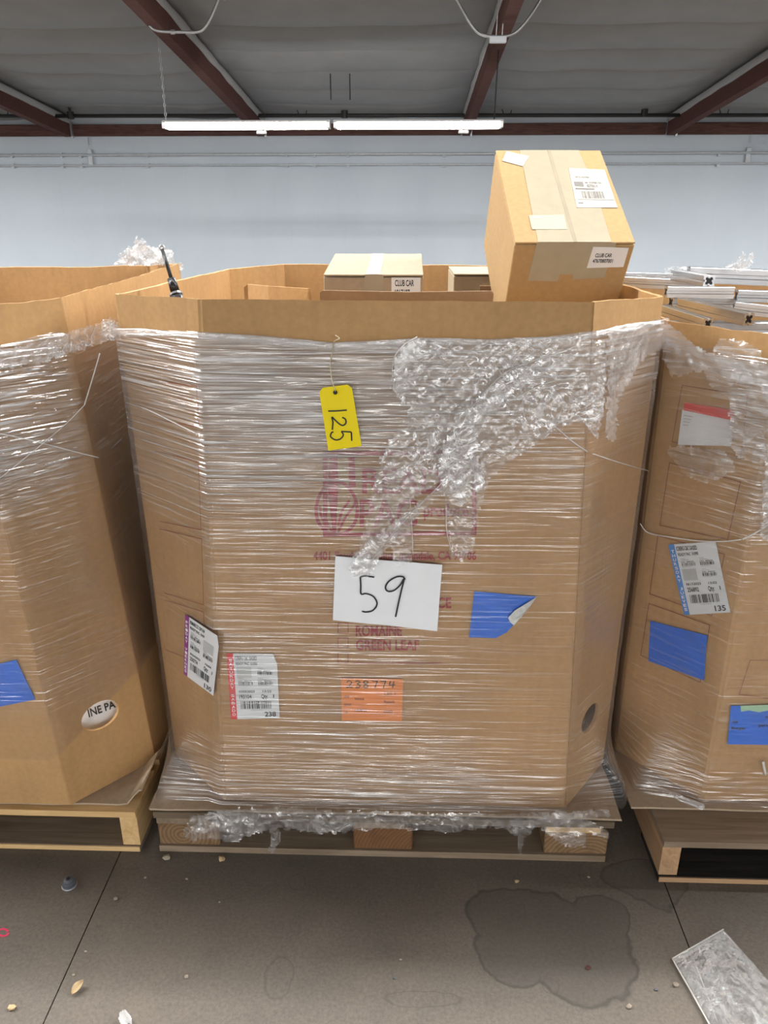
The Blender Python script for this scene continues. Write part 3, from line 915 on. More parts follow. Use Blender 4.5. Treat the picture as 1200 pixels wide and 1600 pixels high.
txt(mb, 'LETTUCE', PF, 628, 932, 705, 949, o1)
txt(mb, 'ROMAINE', PF, 556, 976, 628, 993, o1)
txt(mb, 'GREEN LEAF', PF, 556, 998, 655, 1015, o1)
for y in (974, 997, 1020):
    frame_line(mb, on(PF, [(528, y), (544, y), (544, y + 15), (528, y + 15)], o1), 0.0014, n)
frame_line(mb, on(PF, [(552, 1036), (690, 1036)], o1), 0.0016, n, False)
mb.build('address_print', M['red_ink'], mid.o)
mb = MB()
for q in ([(205, 590), (307, 604), (311, 668), (215, 650)], [(217, 698), (310, 722), (314, 828), (228, 810)], [(229, 822), (315, 842), (318, 945), (241, 922)], [(245, 934), (318, 956), (322, 1040), (258, 1015)]):
    frame_line(mb, on(PL_, q, 0.004), 0.0016, PL_[1])
mb.build('checkbox_print', M['brown_ink'], mid.o)
mb = MB()
for q in ([(1066, 602), (1168, 618), (1157, 718), (1050, 690)], [(1046, 723), (1157, 753), (1137, 843), (1031, 821)], [(1028, 837), (1132, 866), (1112, 962), (1015, 928)], [(1014, 943), (1109, 977), (1094, 1066), (1001, 1024)]):
    frame_line(mb, on(RCH, q, 0.004), 0.0016, RCH[1])
frame_line(mb, on(RFR, [(1172, 1032), (1230, 1032), (1222, 1095), (1155, 1085)], 0.004), 0.0012, RFR[1])
mb.build('checkbox_print', M['brown_ink'], right.o)

# ---- stickers
def sticker(par, corners, pl, strip_mat, day, lines, num, seed, clip=True, off=0.0048, name='label', flip=0):
    n = pl[1]
    q = px_quad(corners, pl, off)
    sw = 0.13
    body = [q.at(sw, 0), q.at(1, 0), q.at(1, 0.85 if clip else 1.0)] + ([q.at(0.93, 1)] if clip else []) + [q.at(sw, 1)]
    lb = MB().slab([p - n * .0006 for p in body], n, 0.0006).build(name, M['label'], par)
    MB().slab([q.at(0, 0) - n * .0006, q.at(sw, 0) - n * .0006, q.at(sw, 1) - n * .0006, q.at(0, 1) - n * .0006], n, 0.0006).build('colour_strip', strip_mat, lb)
    e = 0.0005
    wm, bk, gm = MB(), MB(), MB()
    q.stack_text(wm, day, 0.035, 0.105, 0.93, 0.05, e)
    q.text(bk, lines[0], 0.16, 0.905, 0.60, 0.965, e)
    q.text(bk, lines[1], 0.17, 0.83, 0.60, 0.875, e)
    cells = [(0.20, .70), (0.60, .70), (0.20, .545), (0.60, .545)]
    for k, (u, v) in enumerate(cells):
        if k == flip:
            q.rect(gm, u - .02, v - 0.06, u + 0.28, v + .10, e); continue
        q.rect(gm, u, v + 0.085, u + 0.10, v + 0.095, e); q.rect(gm, u, v + 0.066, u + 0.17, v + 0.075, e)
        q.text(bk, 'LOC   8000102', u, v + .038, u + .27, v + .054, e)
        q.bars(bk, u, v - 0.012, u + 0.30, v + 0.032, e, 14, seed + k)
        q.rect(gm, u, v - 0.027, u + 0.2, v - .020, e)
    q.text(bk, lines[2], 0.20, 0.415, 0.52, 0.45, e); q.text(bk, lines[3], 0.68, 0.415, 0.86, 0.45, e)
    q.text(bk, lines[4], 0.20, 0.32, 0.45, 0.385, e)
    q.text(bk, 'Qty:', 0.65, 0.30, 0.78, 0.39, e); q.text(bk, '1', 0.89, 0.33, 0.91, 0.385, e)
    q.bars(bk, 0.22, 0.16, 0.85, 0.28, e, 22, seed + 9)
    q.rect(gm, 0.42, 0.135, 0.66, 0.145, e)
    q.text(bk, num, 0.70, 0.03, 0.93, 0.11, e)
    wm.build('day_lettering', M['white_ink'], lb); bk.build('printing', M['black_ink'], lb); gm.build('grey_fields', M['grey_ink'], lb)['kind'] = 'stuff'
    return lb
sticker(mid.o, [(354, 1021), (432, 1022), (437, 1122), (361, 1124)], PF, M['label_red'], 'SATURDAY SABADO', ['ICEBERG C&C GASSED', 'READY PAC  01090', '03252023', '13:22', '193104'], '238', 11, flip=0)
sticker(mid.o, [(289, 960), (343, 996), (333, 1087), (287, 1053)], PL_, M['label_purple'], 'FRIDAY VIERNES', ['ROMAINE C/C 12/W AW', 'READY PAC  0109', '03242023', '13:04', '250774'], '130', 23, off=0.0075, flip=1)
sticker(right.o, [(1044, 851), (1118, 846), (1141, 957), (1069, 961)], RCH, M['label_blue'], 'THURSDAY JUEVES', ['ICEBERG C&C GASSED', 'READY PAC  01090', '06152023', '13:02', '256892'], '135', 37, clip=False, flip=2)

def tape(par, px, pl, mat, off=0.0048, name='tape', th=0.0006):
    return MB().slab([p - pl[1] * th for p in px_poly(px, pl, off)], pl[1], th).build(name, mat, par)
# orange sheet
osx = [(533, 1060), (630, 1061), (628, 1127), (534, 1126)]
ob = tape(mid.o, osx, PF, M['orange'], name='orange_sheet')
q = px_quad(osx, PF, 0.0048)
wd = 0.0022; mb = MB()
def digit(mb, q, pts, u, v, w_, h_, width, off=0.0006):
    stroke(mb, [q.at(u + w_ * x, v + h_ * y, off) for x, y in pts], width, q.n)
D2 = [(0, .8), (.3, 1), (.65, .8), (.5, .45), (.0, .02), (.3, .1), (.8, .0)]
D3 = [(0, .9), (.4, 1), (.65, .8), (.3, .55), (.7, .3), (.4, 0), (0, .08)]
D8 = [(.6, .9), (.2, 1), (.05, .75), (.6, .3), (.35, 0), (.0, .25), (.5, .65), (.65, .9)]
D7 = [(0, 1), (.4, .97), (.75, 1), (.6, .6), (.45, 0)]
D4a = [(.15, 1), (.0, .45), (.4, .45), (.8, .5)]; D4b = [(.6, 1), (.5, .5), (.45, 0)]
for i, d in enumerate((D2, D3, D8, D7, D7)):
    digit(mb, q, d, 0.09 + i * 0.135, 0.79, 0.12, 0.16, wd)
digit(mb, q, D4a, 0.78, 0.79, 0.12, 0.16, wd); digit(mb, q, D4b, 0.78, 0.79, 0.12, 0.16, wd)
mb.build('writing', M['black_ink'], ob)
mb = MB()
for (s_, u, v, u1) in (('LBS 1', .70, .62, .88), ('Ranch', .70, .43, .87), ('LOAD', .70, .20, .84), ('lettuce', .22, .50, .37), ('date', .04, .55, .13), ('carton', .04, .36, .16), ('14/08/22', .22, .22, .42), ('Lot', .04, .18, .10)):
    q.text(mb, s_, u, v, u1, v + .07, 0.0004)
mb.build('printing', M['brown_ink'], ob)

# blue tapes
tb = tape(mid.o, [(741, 924), (810, 930), (838, 932), (806, 955), (797, 966), (803, 976), (792, 988), (775, 997), (733, 996)], PF, M['tape_blue'])
cq = on(PF, [(838, 933), (806, 954), (795, 965), (802, 977)], 0.006)
mb = MB()
cur = [onP(838, 933, PF, .006), onP(822, 943, PF, .012), onP(804, 954, PF, .012), onP(794, 965, PF, .011), onP(797, 972, PF, .013), onP(803, 977, PF, .016), onP(816, 962, PF, .02), onP(830, 945, PF, .016)]
mb.slab(cur, PF[1], 0.0006).build('curled_corner', M['tape_back'], tb)
tape(right.o, [(1016, 970), (1105, 993), (1100, 1063), (1013, 1033)], RCH, M['tape_blue'])
t2 = tape(right.o, [(1142, 1103), (1215, 1102), (1212, 1164), (1137, 1163)], RFR, M['tape_blue'])
tape(right.o, [(1157, 1103), (1214, 1101), (1214, 1112), (1200, 1110), (1186, 1113), (1170, 1110), (1158, 1112)], RFR, M['tape_green'], off=0.0056, name='green_tape')
q = px_quad([(1142, 1103), (1215, 1102), (1212, 1164), (1137, 1163)], RFR, .0052); mb = MB()
for (s_, u, v, u1) in (('AW', .05, .55, .18), ('Burger', .05, .38, .36), ('parts', .62, .45, .85), ('off', .75, .68, .9)):
    q.text(mb, s_, u, v, u1, v + .08, 0.0004)
mb.build('writing', M['black_ink'], t2)
tape(left.o, [(-60, 1052), (25, 1031), (55, 1093), (-58, 1116)], LFR, M['tape_blue'])
# document pouch on the right box
pq = [(1068, 622), (1148, 640), (1143, 697), (1058, 695)]
po = tape(right.o, [(1066, 640), (1147, 657), (1142, 697), (1059, 695)], RCH, M['label'], name='document_pouch')
tape(po, [(1070, 629), (1147, 641), (1145, 657), (1068, 641)], RCH, M['label_red'], off=0.0052, name='red_band')
q = px_quad([(1066, 640), (1147, 657), (1142, 697), (1059, 695)], RCH, .005); mb = MB()
for k in range(4): q.rect(mb, .05, .84 - k * .09, .22 - .02 * k, .87 - k * .09, .0004)
mb.build('printing', M['grey_ink'], po)

# what shows through the left box's hole
hc = left.pos(1, 0.5, 0.172, -0.030)
n = LCH[1]
ex = V((-n.y, n.x, 0)).normalized(); ey = n.cross(ex)
if ey.z < 0: ex, ey = -ex, n.cross(-ex)
if (onP(200, 1100, LCH) - onP(120, 1100, LCH)).dot(ex) < 0: ex = -ex
t = thing('paper_sack', 'white printed sack seen through the hole of the left box', 'sack', (hc.x, hc.y, BZ + 0.01))
vs, fs = [], []
g = 14
r30 = math.radians(27)
ex, ey = ex * math.cos(r30) + ey * math.sin(r30), ey * math.cos(r30) - ex * math.sin(r30)
def sackp(u, v, k):
    r_ = max(abs(u), abs(v)); bul = 0.03 * (1 - r_ ** 4)
    return hc + ex * u * .075 + ey * (v * 0.075 - 0.066) + n * ((bul if k else -.03 - bul) - 0.03)
for k in (0, 1):
    for j in range(g + 1):
        for i in range(g + 1): vs.append(sackp(-1 + 2 * i / g, -1 + 2 * j / g, k))
n1 = (g + 1) ** 2
for j in range(g):
    for i in range(g):
        a = j * (g + 1) + i
        fs += [(a, a + 1, a + g + 2, a + g + 1), (n1 + a, n1 + a + g + 1, n1 + a + g + 2, n1 + a + 1)]
for i in range(g):
    fs += [(i, i + 1, n1 + i + 1, n1 + i), (g * (g + 1) + i + 1, g * (g + 1) + i, n1 + g * (g + 1) + i, n1 + g * (g + 1) + i + 1),
           ((i + 1) * (g + 1), i * (g + 1), n1 + i * (g + 1), n1 + (i + 1) * (g + 1)), (i * (g + 1) + g, (i + 1) * (g + 1) + g, n1 + (i + 1) * (g + 1) + g, n1 + i * (g + 1) + g)]
mesh_obj('sack', vs, fs, M['label'], t, True)
mb = MB()
SPL = (hc + n * 0.001, n)
q = px_quad([(136, 1108), (178, 1094), (181, 1105), (139, 1121)], SPL, 0)
q.text(mb, 'INE PA', 0, 0, 1, 1, 0.0005)
mb.build('printing', M['black_ink'], t)

# ================================================================== cartons in the middle box
def carton(name, label, org, ex, ey, ez, W, D, Hh, mat, group=None, topmat=None, gap=True, bev=0.002):
    """origin = front-left-top corner; ex right, ey back, ez up"""
    org = V(org)
    c_ = org + ex * W / 2 + ey * D / 2 - ez * Hh
    t = thing(name, label, 'box', c_, group)
    R = Matrix((ex, ey, ez)).transposed()
    MB().bbox(org + ex * W / 2 + ey * D / 2 - ez * (Hh / 2 + 0.003), (W, D, Hh - 0.006), 0.002, R).build('body', mat, t)
    for k in (0, 1):
        a = org + ex * (W / 4 + k * W / 2) + ey * D / 2 - ez * 0.0015
        MB().bbox(a, (W / 2 - 0.001, D + .001, 0.004), 0.001, R).build('flap', topmat or mat, t)
    return t
# leaning tan carton
yaw_, tilt_ = 0.0481, 0.5325
RM = Matrix.Rotation(yaw_, 3, 'Z') @ Matrix.Rotation(tilt_, 3, 'X')
ex, ey, ez = [RM @ V(a) for a in ((1, 0, 0), (0, 1, 0), (0, 0, 1))]
org = V((0.215, 1.66, 1.3232)); W_, D_, H2 = 0.2463, 0.3777, 0.2497
lc = carton('carton', 'tan carton with wide beige tape leaning out of the middle box', org, ex, ey, ez, W_, D_, H2, M['card_tan'], 'cartons in the middle box')
TOPQ = Quad(org + ey * D_, org + ex * W_ + ey * D_, org + ex * W_, org, ez)
FQ = Quad(org, org + ex * W_, org + ex * W_ - ez * H2, org - ez * H2, -ey)
def q_slab(q, uv, off, th, name, mat, par): return MB().slab([q.at(u, v, off) for u, v in uv], q.n, th).build(name, mat, par)
q_slab(TOPQ, [(.19, 0), (.80, 0), (.82, .55), (.79, 1), (.23, 1)], .0008, .0005, 'tape', M['tape_beige'], lc)
q_slab(TOPQ, [(.485, 0), (.515, 0), (.52, 1), (.49, 1)], .0013, .0003, 'seam_tape', M['tape_clear'], lc)
q_slab(FQ, [(.16, .64), (.42, .63), (.43, .70), (.54, .70), (.55, .65), (.82, .67), (.84, 1), (.18, 1)], .0006, .0005, 'tape', M['tape_beige'], lc)
lb = q_slab(TOPQ, [(.60, .34), (.955, .34), (.965, .76), (.64, .78)], .0016, .0004, 'label', M['label2'], lc)
q = Quad(TOPQ.at(.64, .78, .002), TOPQ.at(.965, .76, .002), TOPQ.at(.955, .34, .002), TOPQ.at(.60, .34, .002), ez); mb = MB(); g2 = MB()
q.bars(g2, .20, .22, .76, .40, .0004, 26, 5)
q.text(g2, 'SHIP TO LOCATION 2', .12, .74, .52, .79, .0004); q.text(g2, 'No. 4767080 7001', .35, .60, .80, .65, .0004); q.text(g2, '8070014', .38, .50, .66, .58, .0004)
q.rect(g2, .06, .52, .30, .64, .0004); q.rect(g2, .06, .44, .56, .48, .0004); q.rect(g2, .06, .185, .98, .195, .0004); q.rect(g2, .06, .09, .18, .12, .0004)
g2.build('printing', M['brown_grey'], lb)
q_slab(TOPQ, [(.04, .865), (.22, .80), (.30, .92), (.10, .985)], .0016, .0004, 'label', M['label2'], lc)
l3 = q_slab(TOPQ, [(.165, .12), (.46, .12), (.47, .265), (.165, .26)], .0016, .0004, 'label', M['cream'], lc)
mb = MB(); TOPQ.text(mb, '4767080', .19, .225, .27, .243, .0024); mb.build('printing', M['grey_ink'], l3)
l4 = q_slab(FQ, [(.645, .765), (.955, .775), (.955, .955), (.655, .965)], .0014, .0004, 'label', M['label'], lc)
mb = MB(); FQ.text(mb, 'CLUB CAR', .69, .868, .83, .905, .0022); FQ.text(mb, '47670807001', .68, .815, .85, .853, .0022); mb.build('printing', M['black_ink'], l4)

# carton with printed label in the centre
a = onY(505, 429, 1.80); b = onY(662, 428, 1.80)
ex = V((1, 0, 0)); tl = 0.10
ey = V((0, math.cos(tl), math.sin(tl))); ez = V((0, -math.sin(tl), math.cos(tl)))
cc = carton('carton', 'pale carton with a printed white label in the centre of the middle box', a, ex, ey, ez, b.x - a.x, 0.30, 0.20, M['card_grey'], 'cartons in the middle box', M['card_pale'])
Wc = b.x - a.x
CF = Quad(a, a + ex * Wc, a + ex * Wc - ez * .2, a - ez * .2, -ey)
CT = Quad(a + ey * .30, a + ey * .30 + ex * Wc, a + ex * Wc, a, ez)
q_slab(CT, [(.43, 0), (.57, 0), (.57, 1), (.43, 1)], .0008, .0004, 'tape', M['tape_clear'], cc)
q_slab(CF, [(.38, .80), (.62, .80), (.60, 1), (.42, 1)], .0006, .0004, 'tape', M['tape_clear'], cc)
lb = q_slab(CF, [(.68, .35), (.97, .35), (.97, .97), (.68, .97)], .0006, .0004, 'label', M['label'], cc)
mb = MB()
for k, s_ in enumerate(('CLUB CAR', '1017187', 'DOMESTIC', 'BRACKET')):
    CF.text(mb, s_, .715, .875 - k * .105, .715 + (.19 if k != 1 else .15), .945 - k * .105, .0014)
mb.build('printing', M['black_ink'], lb)
# small carton at right behind
a = onY(709, 428, 2.13); b = onY(790, 428, 2.13)
ex = V((1, 0, 0)); ey = V((0, 1, 0)); ez = V((0, 0, 1))
sc_ = carton('carton', 'small pale carton half hidden behind the leaning tan carton', a + V((0, 0, .0)), ex, ey, ez, 0.30, 0.30, 0.2, M['card_pale'], 'cartons in the middle box')
MB().box(a + V((.095, -.004, -.036)), (0.05, .008, .012)).build('handle_slot', M['card_dark'], sc_)
# folded cardboard piece at left
tp_ = [onY(381, 449, 1.80), onY(387, 444, 1.80), onY(419, 447, 1.72), onY(484, 451, 1.80), onY(487, 462, 1.80)]
top_i = [p + V((0, .006, 0)) for p in tp_]
bz_ = 1.024
lowp = [V((p.x, p.y, bz_)) for p in (tp_[0], tp_[2], tp_[4])]
lowi = [p + V((0, .006, 0)) for p in lowp]
mb = MB()
mb.add(tp_ + lowp + top_i + lowi, [(0, 5, 6, 2, 1), (2, 6, 7, 4, 3), (8, 9, 10, 14, 13), (10, 11, 12, 15, 14), (0, 1, 9, 8), (1, 2, 10, 9), (2, 3, 11, 10), (3, 4, 12, 11), (4, 7, 15, 12), (0, 8, 13, 5), (5, 13, 14, 6), (6, 14, 15, 7)])
tag(mb.build('folded_cardboard', M['card'], loc=(lowp[1])), 'folded brown cardboard piece standing at left inside the middle box', 'cardboard')
# brown cardboard pad standing inside the front wall
p = [onY(500, 455, 1.47), onY(640, 456, 1.47), onY(771, 455, 1.47)]
pad = [p[0] + V((0, 0, -.002)), p[0] + V((.006, 0, .002)), p[1], p[2] + V((-.004, 0, 0.001)), p[2] + V((0, 0, -.004))]
low = [V((p[2].x, 1.56, p[2].z - .30)), V((p[0].x, 1.56, p[0].z - .30))]
tag(MB().slab(pad + low, V((0, -1, 0)), 0.005).build('cardboard_pad', M['card_dark'], loc=(low[0] + low[1]) / 2), 'brown cardboard sheet standing on edge in front of the printed carton', 'cardboard')
# filler cartons carrying the load
fill = [(-.38, .46, 1.60, 2.55, BZ + 0.005, 0.55), ]
for i, (xa, xb, ya, yb, za, zb) in enumerate([(-.44, -.02, 1.57, 2.45, BZ + .004, 1.022), (0.0, .44, 1.57, 2.45, BZ + .004, 1.022)]):
    carton('carton', ['large plain carton at left in the bottom of the middle box', 'large plain carton at right in the bottom of the middle box'][i], (xa, ya, zb), V((1, 0, 0)), V((0, 1, 0)), V((0, 0, 1)), xb - xa, yb - ya, zb - za, M['card'], 'cartons in the middle box')

# gas strut
p0 = onY(276, 475, 1.60); p1 = onY(269, 440, 1.62); p2 = onY(253, 387, 1.65)
d = (p2 - p1).normalized(); pb = p1 - d * 0.30
t = thing('gas_strut', 'black gas strut with bright end eye poking up from the middle box', 'strut', pb)
MB().tube([pb, p1 - d * .025], 0.0125, 14).build('cylinder', M['black'], t, True)
MB().tube([p1 - d * .03, p1 - d * .026], 0.0135, 14).build('collar', M['steel'], t)
MB().tube([p1 - d * .022, p1 + d * 0.006], [0.0095, 0.0085], 12).build('neck', M['black'], t, True)
MB().tube([p1, p2 - d * .004], [0.0038, 0.0042], 8).build('rod', M['black'], t, True)
mb = MB()
cx_ = V((1, 0, 0)); 
nn = (EYE - p2).normalized(); a1 = nn.orthogonal().normalized(); b1 = nn.cross(a1)
ring = [p2 + (a1 * math.cos(k * math.pi / 8) + b1 * math.sin(k * math.pi / 8)) * 0.0042 for k in range(17)]
mb.tube(ring, 0.0022, 8, False).build('end_eye', M['steel'], t, True)

# ================================================================== aluminium bars on the right box
def alu_bar(p, q, size, label, plug=True):
    p, q = V(p), V(q)
    d = (q - p).normalized(); up = V((0, 0, 1)); sx = d.cross(up).normalized(); up = sx.cross(d).normalized()
    t = thing('aluminium_bar', label, 'metal bar', (p + q) / 2, 'aluminium bars in the right box')
    s_ = size / 2
    prof = []
    for k in range(4):
        c_, s2 = [(1, 0), (0, 1), (-1, 0), (0, -1)][k]
        for (a, b) in ((1, -.92), (1, -.28), (.72, -.20), (.72, .20), (1, .28), (1, .92), (.92, 1)):
            prof.append((a * c_ - b * s2, a * s2 + b * c_))
    m_ = len(prof)
    vs = [e + sx * x * s_ + up * y * s_ for e in (p, q) for x, y in prof]
    fs = [(i, (i + 1) % m_, m_ + (i + 1) % m_, m_ + i) for i in range(m_)]
    inn = [(x * .62, y * .62) for x, y in prof]
    vs += [e + sx * x * s_ + up * y * s_ for e in (p, q) for x, y in inn]
    for e in (0, 1):
        o_ = e * m_; i_ = 2 * m_ + e * m_
        fs += [(o_ + i, o_ + (i + 1) % m_, i_ + (i + 1) % m_, i_ + i) for i in range(m_)]
    fs += [(2 * m_ + i, 2 * m_ + (i + 1) % m_, 3 * m_ + (i + 1) % m_, 3 * m_ + i) for i in range(m_)]
    mesh_obj('profile', vs, fs, M['alu'], t)
    for e, sg in ((p, 1), (q, -1)):
        mb = MB(); pts = [e + d * sg * .004 + sx * x * s_ + up * y * s_ for x, y in inn]
        mb.add(pts, [tuple(range(m_))]); mb.build('bore', M['black'], t)
    return t
def bar_px(a, b, Ya, Yb, size, label): return alu_bar(onY(*a, Ya), onY(*b, Yb), size, label)
bar_px((1108, 439), (1056, 429), 2.02, 2.30, .028, 'short aluminium bar with open black end, topmost of the pile')
bar_px((1075, 429), (1290, 438), 2.40, 2.36, .045, 'long thick aluminium bar along the back top of the pile')
bar_px((1040, 456), (1144, 457), 2.00, 2.00, .027, 'aluminium bar with open black end lying level in mid pile')
bar_px((1150, 462), (1290, 466), 2.12, 2.10, .030, 'aluminium bar running off the right edge behind the level one')
bar_px((1170, 499), (1064, 474), 1.66, 1.86, .026, 'slanting aluminium bar with open end, lowest and nearest')
bar_px((1106, 506), (1034, 483), 1.62, 1.78, .022, 'slanting aluminium bar at the left, beside the leaning carton box rim')
bar_px((1146, 480), (1290, 497), 1.95, 1.90, .028, 'aluminium bar at the lower right edge of the pile')
bar_px((1048, 472), (1150, 473), 2.10, 2.14, .028, 'aluminium bar beneath the level one, mostly hidden')
bar_px((972, 440), (1110, 447), 2.38, 2.30, .030, 'aluminium bar under film at the back left of the pile')
bar_px((965, 431), (1060, 434), 2.48, 2.46, .024, 'thin aluminium bar at the very back left of the pile')
for k_, (yy, dz, which) in enumerate(((1.70, 0, 'nearest'), (1.84, .006, 'second nearest'), (1.99, 0, 'second farthest'), (2.14, .004, 'farthest'))):
    alu_bar((.60 + .02 * k_, yy, 1.077 + dz), (1.50, yy + .03 * (k_ % 2), 1.077 + dz), .05, which + ' of the four aluminium bars lying flat at the bottom of the pile')
# support inside the right box: carton
carton('carton', 'plain carton beneath the aluminium bars in the right box', (.62, 1.62, 1.05), V((1, 0, 0)), V((0, 1, 0)), V((0, 0, 1)), .86, .85, 1.05 - BZ - .004, M['card_dark'])

# ================================================================== stretch wrap
def film_over(box, panels, name, par, top, bot, layers, nx_m=0.022, nz=46, off=0.007, amp=0.002, flare=None, mat=None):
    """film over consecutive panels; top(i,a)/bot(i,a) are heights in m; layers(p) gives number of layers"""
    vs, fs, uvs, lay = [], [], [], []
    cols = 0; u = 0.0
    for pi, i in enumerate(panels):
        j = (i + 1) % 8
        ln = (box.B[j] - box.B[i]).length; nx = max(4, int(ln / nx_m))
        for a_ in range(nx + (1 if pi == len(panels) - 1 else 0)):
            a = a_ / nx
            z1 = top(i, a); z0 = bot(i, a)
            n_ = box.vnormal(i, a)
            for k in range(nz + 1):
                z = z0 + (z1 - z0) * k / nz
                h = (z - BZ) / (box.T[i].z - BZ)
                p = box.pos(i, a, max(h, 0.0)); p.z = z
                o_ = off + amp * (noise.noise(V((u * 3 + a * ln * 3, z * 40, i))) + noise.noise(V(((u + a * ln) * 2, z * 6, 9)))) 
                if flare: o_ += flare(i, a, z)
                p = p + n_ * o_
                vs.append(p); uvs.append((u + a * ln, z)); lay.append(max(0.0, layers(p, i, a)))
            cols += 1
        u += ln
    for c_ in range(cols - 1):
        for k in range(nz):
            q = c_ * (nz + 1) + k
            fs.append((q, q + nz + 1, q + nz + 2, q + 1))
    return mesh_obj(name, vs, fs, mat or M['film'], par, True, uvs=uvs, layers=lay)
def interp(pts, x):
    if x <= pts[0][0]: return pts[0][1]
    for (a, b), (c_, d) in zip(pts[:-1], pts[1:]):
        if x <= c_: return b + (d - b) * (x - a) / (c_ - a)
    return pts[-1][1]

W1 = thing('stretch_wrap', 'clear stretch film wound round the middle box, with loose crumpled tails', 'plastic film', (-.03, 2.0, PT), 'stretch film on the boxes')
ftop = [(onP(x, y, PF).x, onP(x, y, PF).z) for x, y in ((310, 517), (380, 521), (450, 528), (525, 535), (600, 532), (650, 526), (760, 528), (860, 524), (928, 515))]
zl = onP(182, 508, PL_).z; zr = onP(1034, 492, PR_).z
def top1(i, a):
    if i == 0: return interp(ftop, mid.pos(0, a, 0.95).x)
    if i == 7: return zl + (ftop[0][1] - zl) * a
    if i == 1: return ftop[-1][1] + (zr - ftop[-1][1]) * a
    return (zr if i < 4 else zl) - 0.02
def flare1(i, a, z):
    if z > 0.34: return 0
    t_ = smoothstep(0.34, 0.115, z)
    if i in (7, 1): return 0.105 * t_ * (1 - abs(2 * a - 1))
    return (0.010 if i == 0 else 0.0) * t_
def pxy(p):
    d = p - EYE; z = d.dot(_f)
    return 600 + FPX * d.dot(_r) / z, 800 - FPX * d.dot(_u) / z
def grid_map(rows, cols, tab, x, y):
    def pos(ax, q):
        if q <= ax[0]: return 0, 0.0
        for k in range(len(ax) - 1):
            if q <= ax[k + 1]: return k, (q - ax[k]) / (ax[k + 1] - ax[k])
        return len(ax) - 2, 1.0
    j, v = pos(rows, y); i, u = pos(cols, x)
    return (tab[j][i] * (1 - u) + tab[j][i + 1] * u) * (1 - v) + (tab[j + 1][i] * (1 - u) + tab[j + 1][i + 1] * u) * v
MID_X = (310, 430, 560, 700, 800, 900)
MID_Y = (510, 640, 720, 780, 830, 900, 990, 1060, 1130, 1180, 1260)
MID_L = ((2.0, 2.1, 2.0, 1.5, 1.3, 1.3), (2.0, 2.1, 1.8, 1.0, .8, .8), (1.7, 1.6, 1.2, .55, .45, .5), (1.1, 1.0, .7, .4, .30, .30), (.35, .45, .40, .30, .25, .22),
         (.40, .50, .40, .25, .16, .14), (.45, .50, .40, .30, .14, .10), (.22, .35, .38, .30, .20, .12), (.15, .35, .45, .38, .22, .12), (.3, .6, .75, .6, .3, .15), (.7, .9, 1.0, .9, .6, .4))
def lay1(p, i, a):
    z = p.z; v = 0.0
    if i == 0:
        x, y = pxy(p)
        v = grid_map(MID_Y, MID_X, MID_L, x + 40 * noise.noise(V((x * .01, y * .012, 1))), y + 30 * noise.noise(V((x * .008, y * .01, 5))))
    elif i == 7:
        v = 0.16 + 0.85 * smoothstep(0.74, 1.0, z) + 0.3 * smoothstep(.3, .14, z)
    elif i == 1:
        v = 0.20 + 0.9 * smoothstep(0.98, 1.1, z)
    else: v = 0.5
    return v * (0.8 + 0.5 * noise.noise(V((p.x * 3 + p.y * 3, z * 5, 4))))
film_over(mid, [2, 3, 4, 5, 6, 7, 0, 1, ], 'film', W1, top1, lambda i, a: 0.112, lay1, flare=flare1)

def fold_px(par, px, pl, off, r=0.0016, name='film_fold'):
    pts = catmull([onP(x, y, pl, off) for x, y in px], 6)
    return MB().tube(pts, r, 6).build(name, M['film_e'], par, True)
def film_patch(name, par, pl, poly, off, amp, step, lay, seed, mat, freq=22.0, offs=None, ang=None, layf=None):
    """loose crumpled sheet in front of a plane; outline measured in the photograph"""
    xs_ = [p[0] for p in poly]; ys_ = [p[1] for p in poly]
    x0, x1, y0, y1 = min(xs_), max(xs_), min(ys_), max(ys_)
    def inside(x, y):
        c_ = False; j = len(poly) - 1
        for i in range(len(poly)):
            (xi, yi), (xj, yj) = poly[i], poly[j]
            if (yi > y) != (yj > y) and x < (xj - xi) * (y - yi) / (yj - yi) + xi: c_ = not c_
            j = i
        return c_
    nx = int((x1 - x0) / step) + 1; ny = int((y1 - y0) / step) + 1
    idx = {}; vs, fs, uvs, la = [], [], [], []
    def vert(i, j):
        if (i, j) not in idx:
            x = x0 + i * step; y = y0 + j * step
            b = onP(x, y, pl)
            wv = V((noise.noise(b * 30 + V((seed, 0, 0))), noise.noise(b * 30 + V((0, seed, 5))), 0)) * .35
            if ang is None: q = b * freq
            else:
                ca, sa = math.cos(ang), math.sin(ang); xx = (x - 600) / 800; yy = -(y - 700) / 800
                q = V(((xx * ca + yy * sa) * freq * .32, (-xx * sa + yy * ca) * freq * 1.7, 0.3))
            q = q + wv * 1.5 + V((seed * 3.1, 0, 0))
            d_ = amp * (0.45 * ridged(q, .7) + 0.36 * ridged(q + V((7, 3, 1)), 1.6) + 0.26 * ridged(b * 62 + V((seed, 0, 0)), 1) + 0.14 * ridged(b * 115 + V((seed, 9, 0)), 1))
            oo = off + (offs(x, y) if offs else 0)
            p = b + pl[1] * (oo + d_ + amp * 0.5)
            idx[(i, j)] = len(vs); vs.append(p); uvs.append((b.x + b.y, b.z)); la.append(lay * (layf(x, y) if layf else 1.0) * (0.75 + 0.6 * noise.noise(b * 9 + V((seed, 1, 1)))))
        return idx[(i, j)]
    for j in range(ny):
        for i in range(nx):
            jx = 3.5 * noise.noise(V((i * .35, j * .35, seed)))
            if inside(x0 + (i + .5) * step + jx, y0 + (j + .5) * step + jx):
                fs.append((vert(i, j), vert(i, j + 1), vert(i + 1, j + 1), vert(i + 1, j)))
    return mesh_obj(name, vs, fs, mat, par, True, uvs=uvs, layers=la)
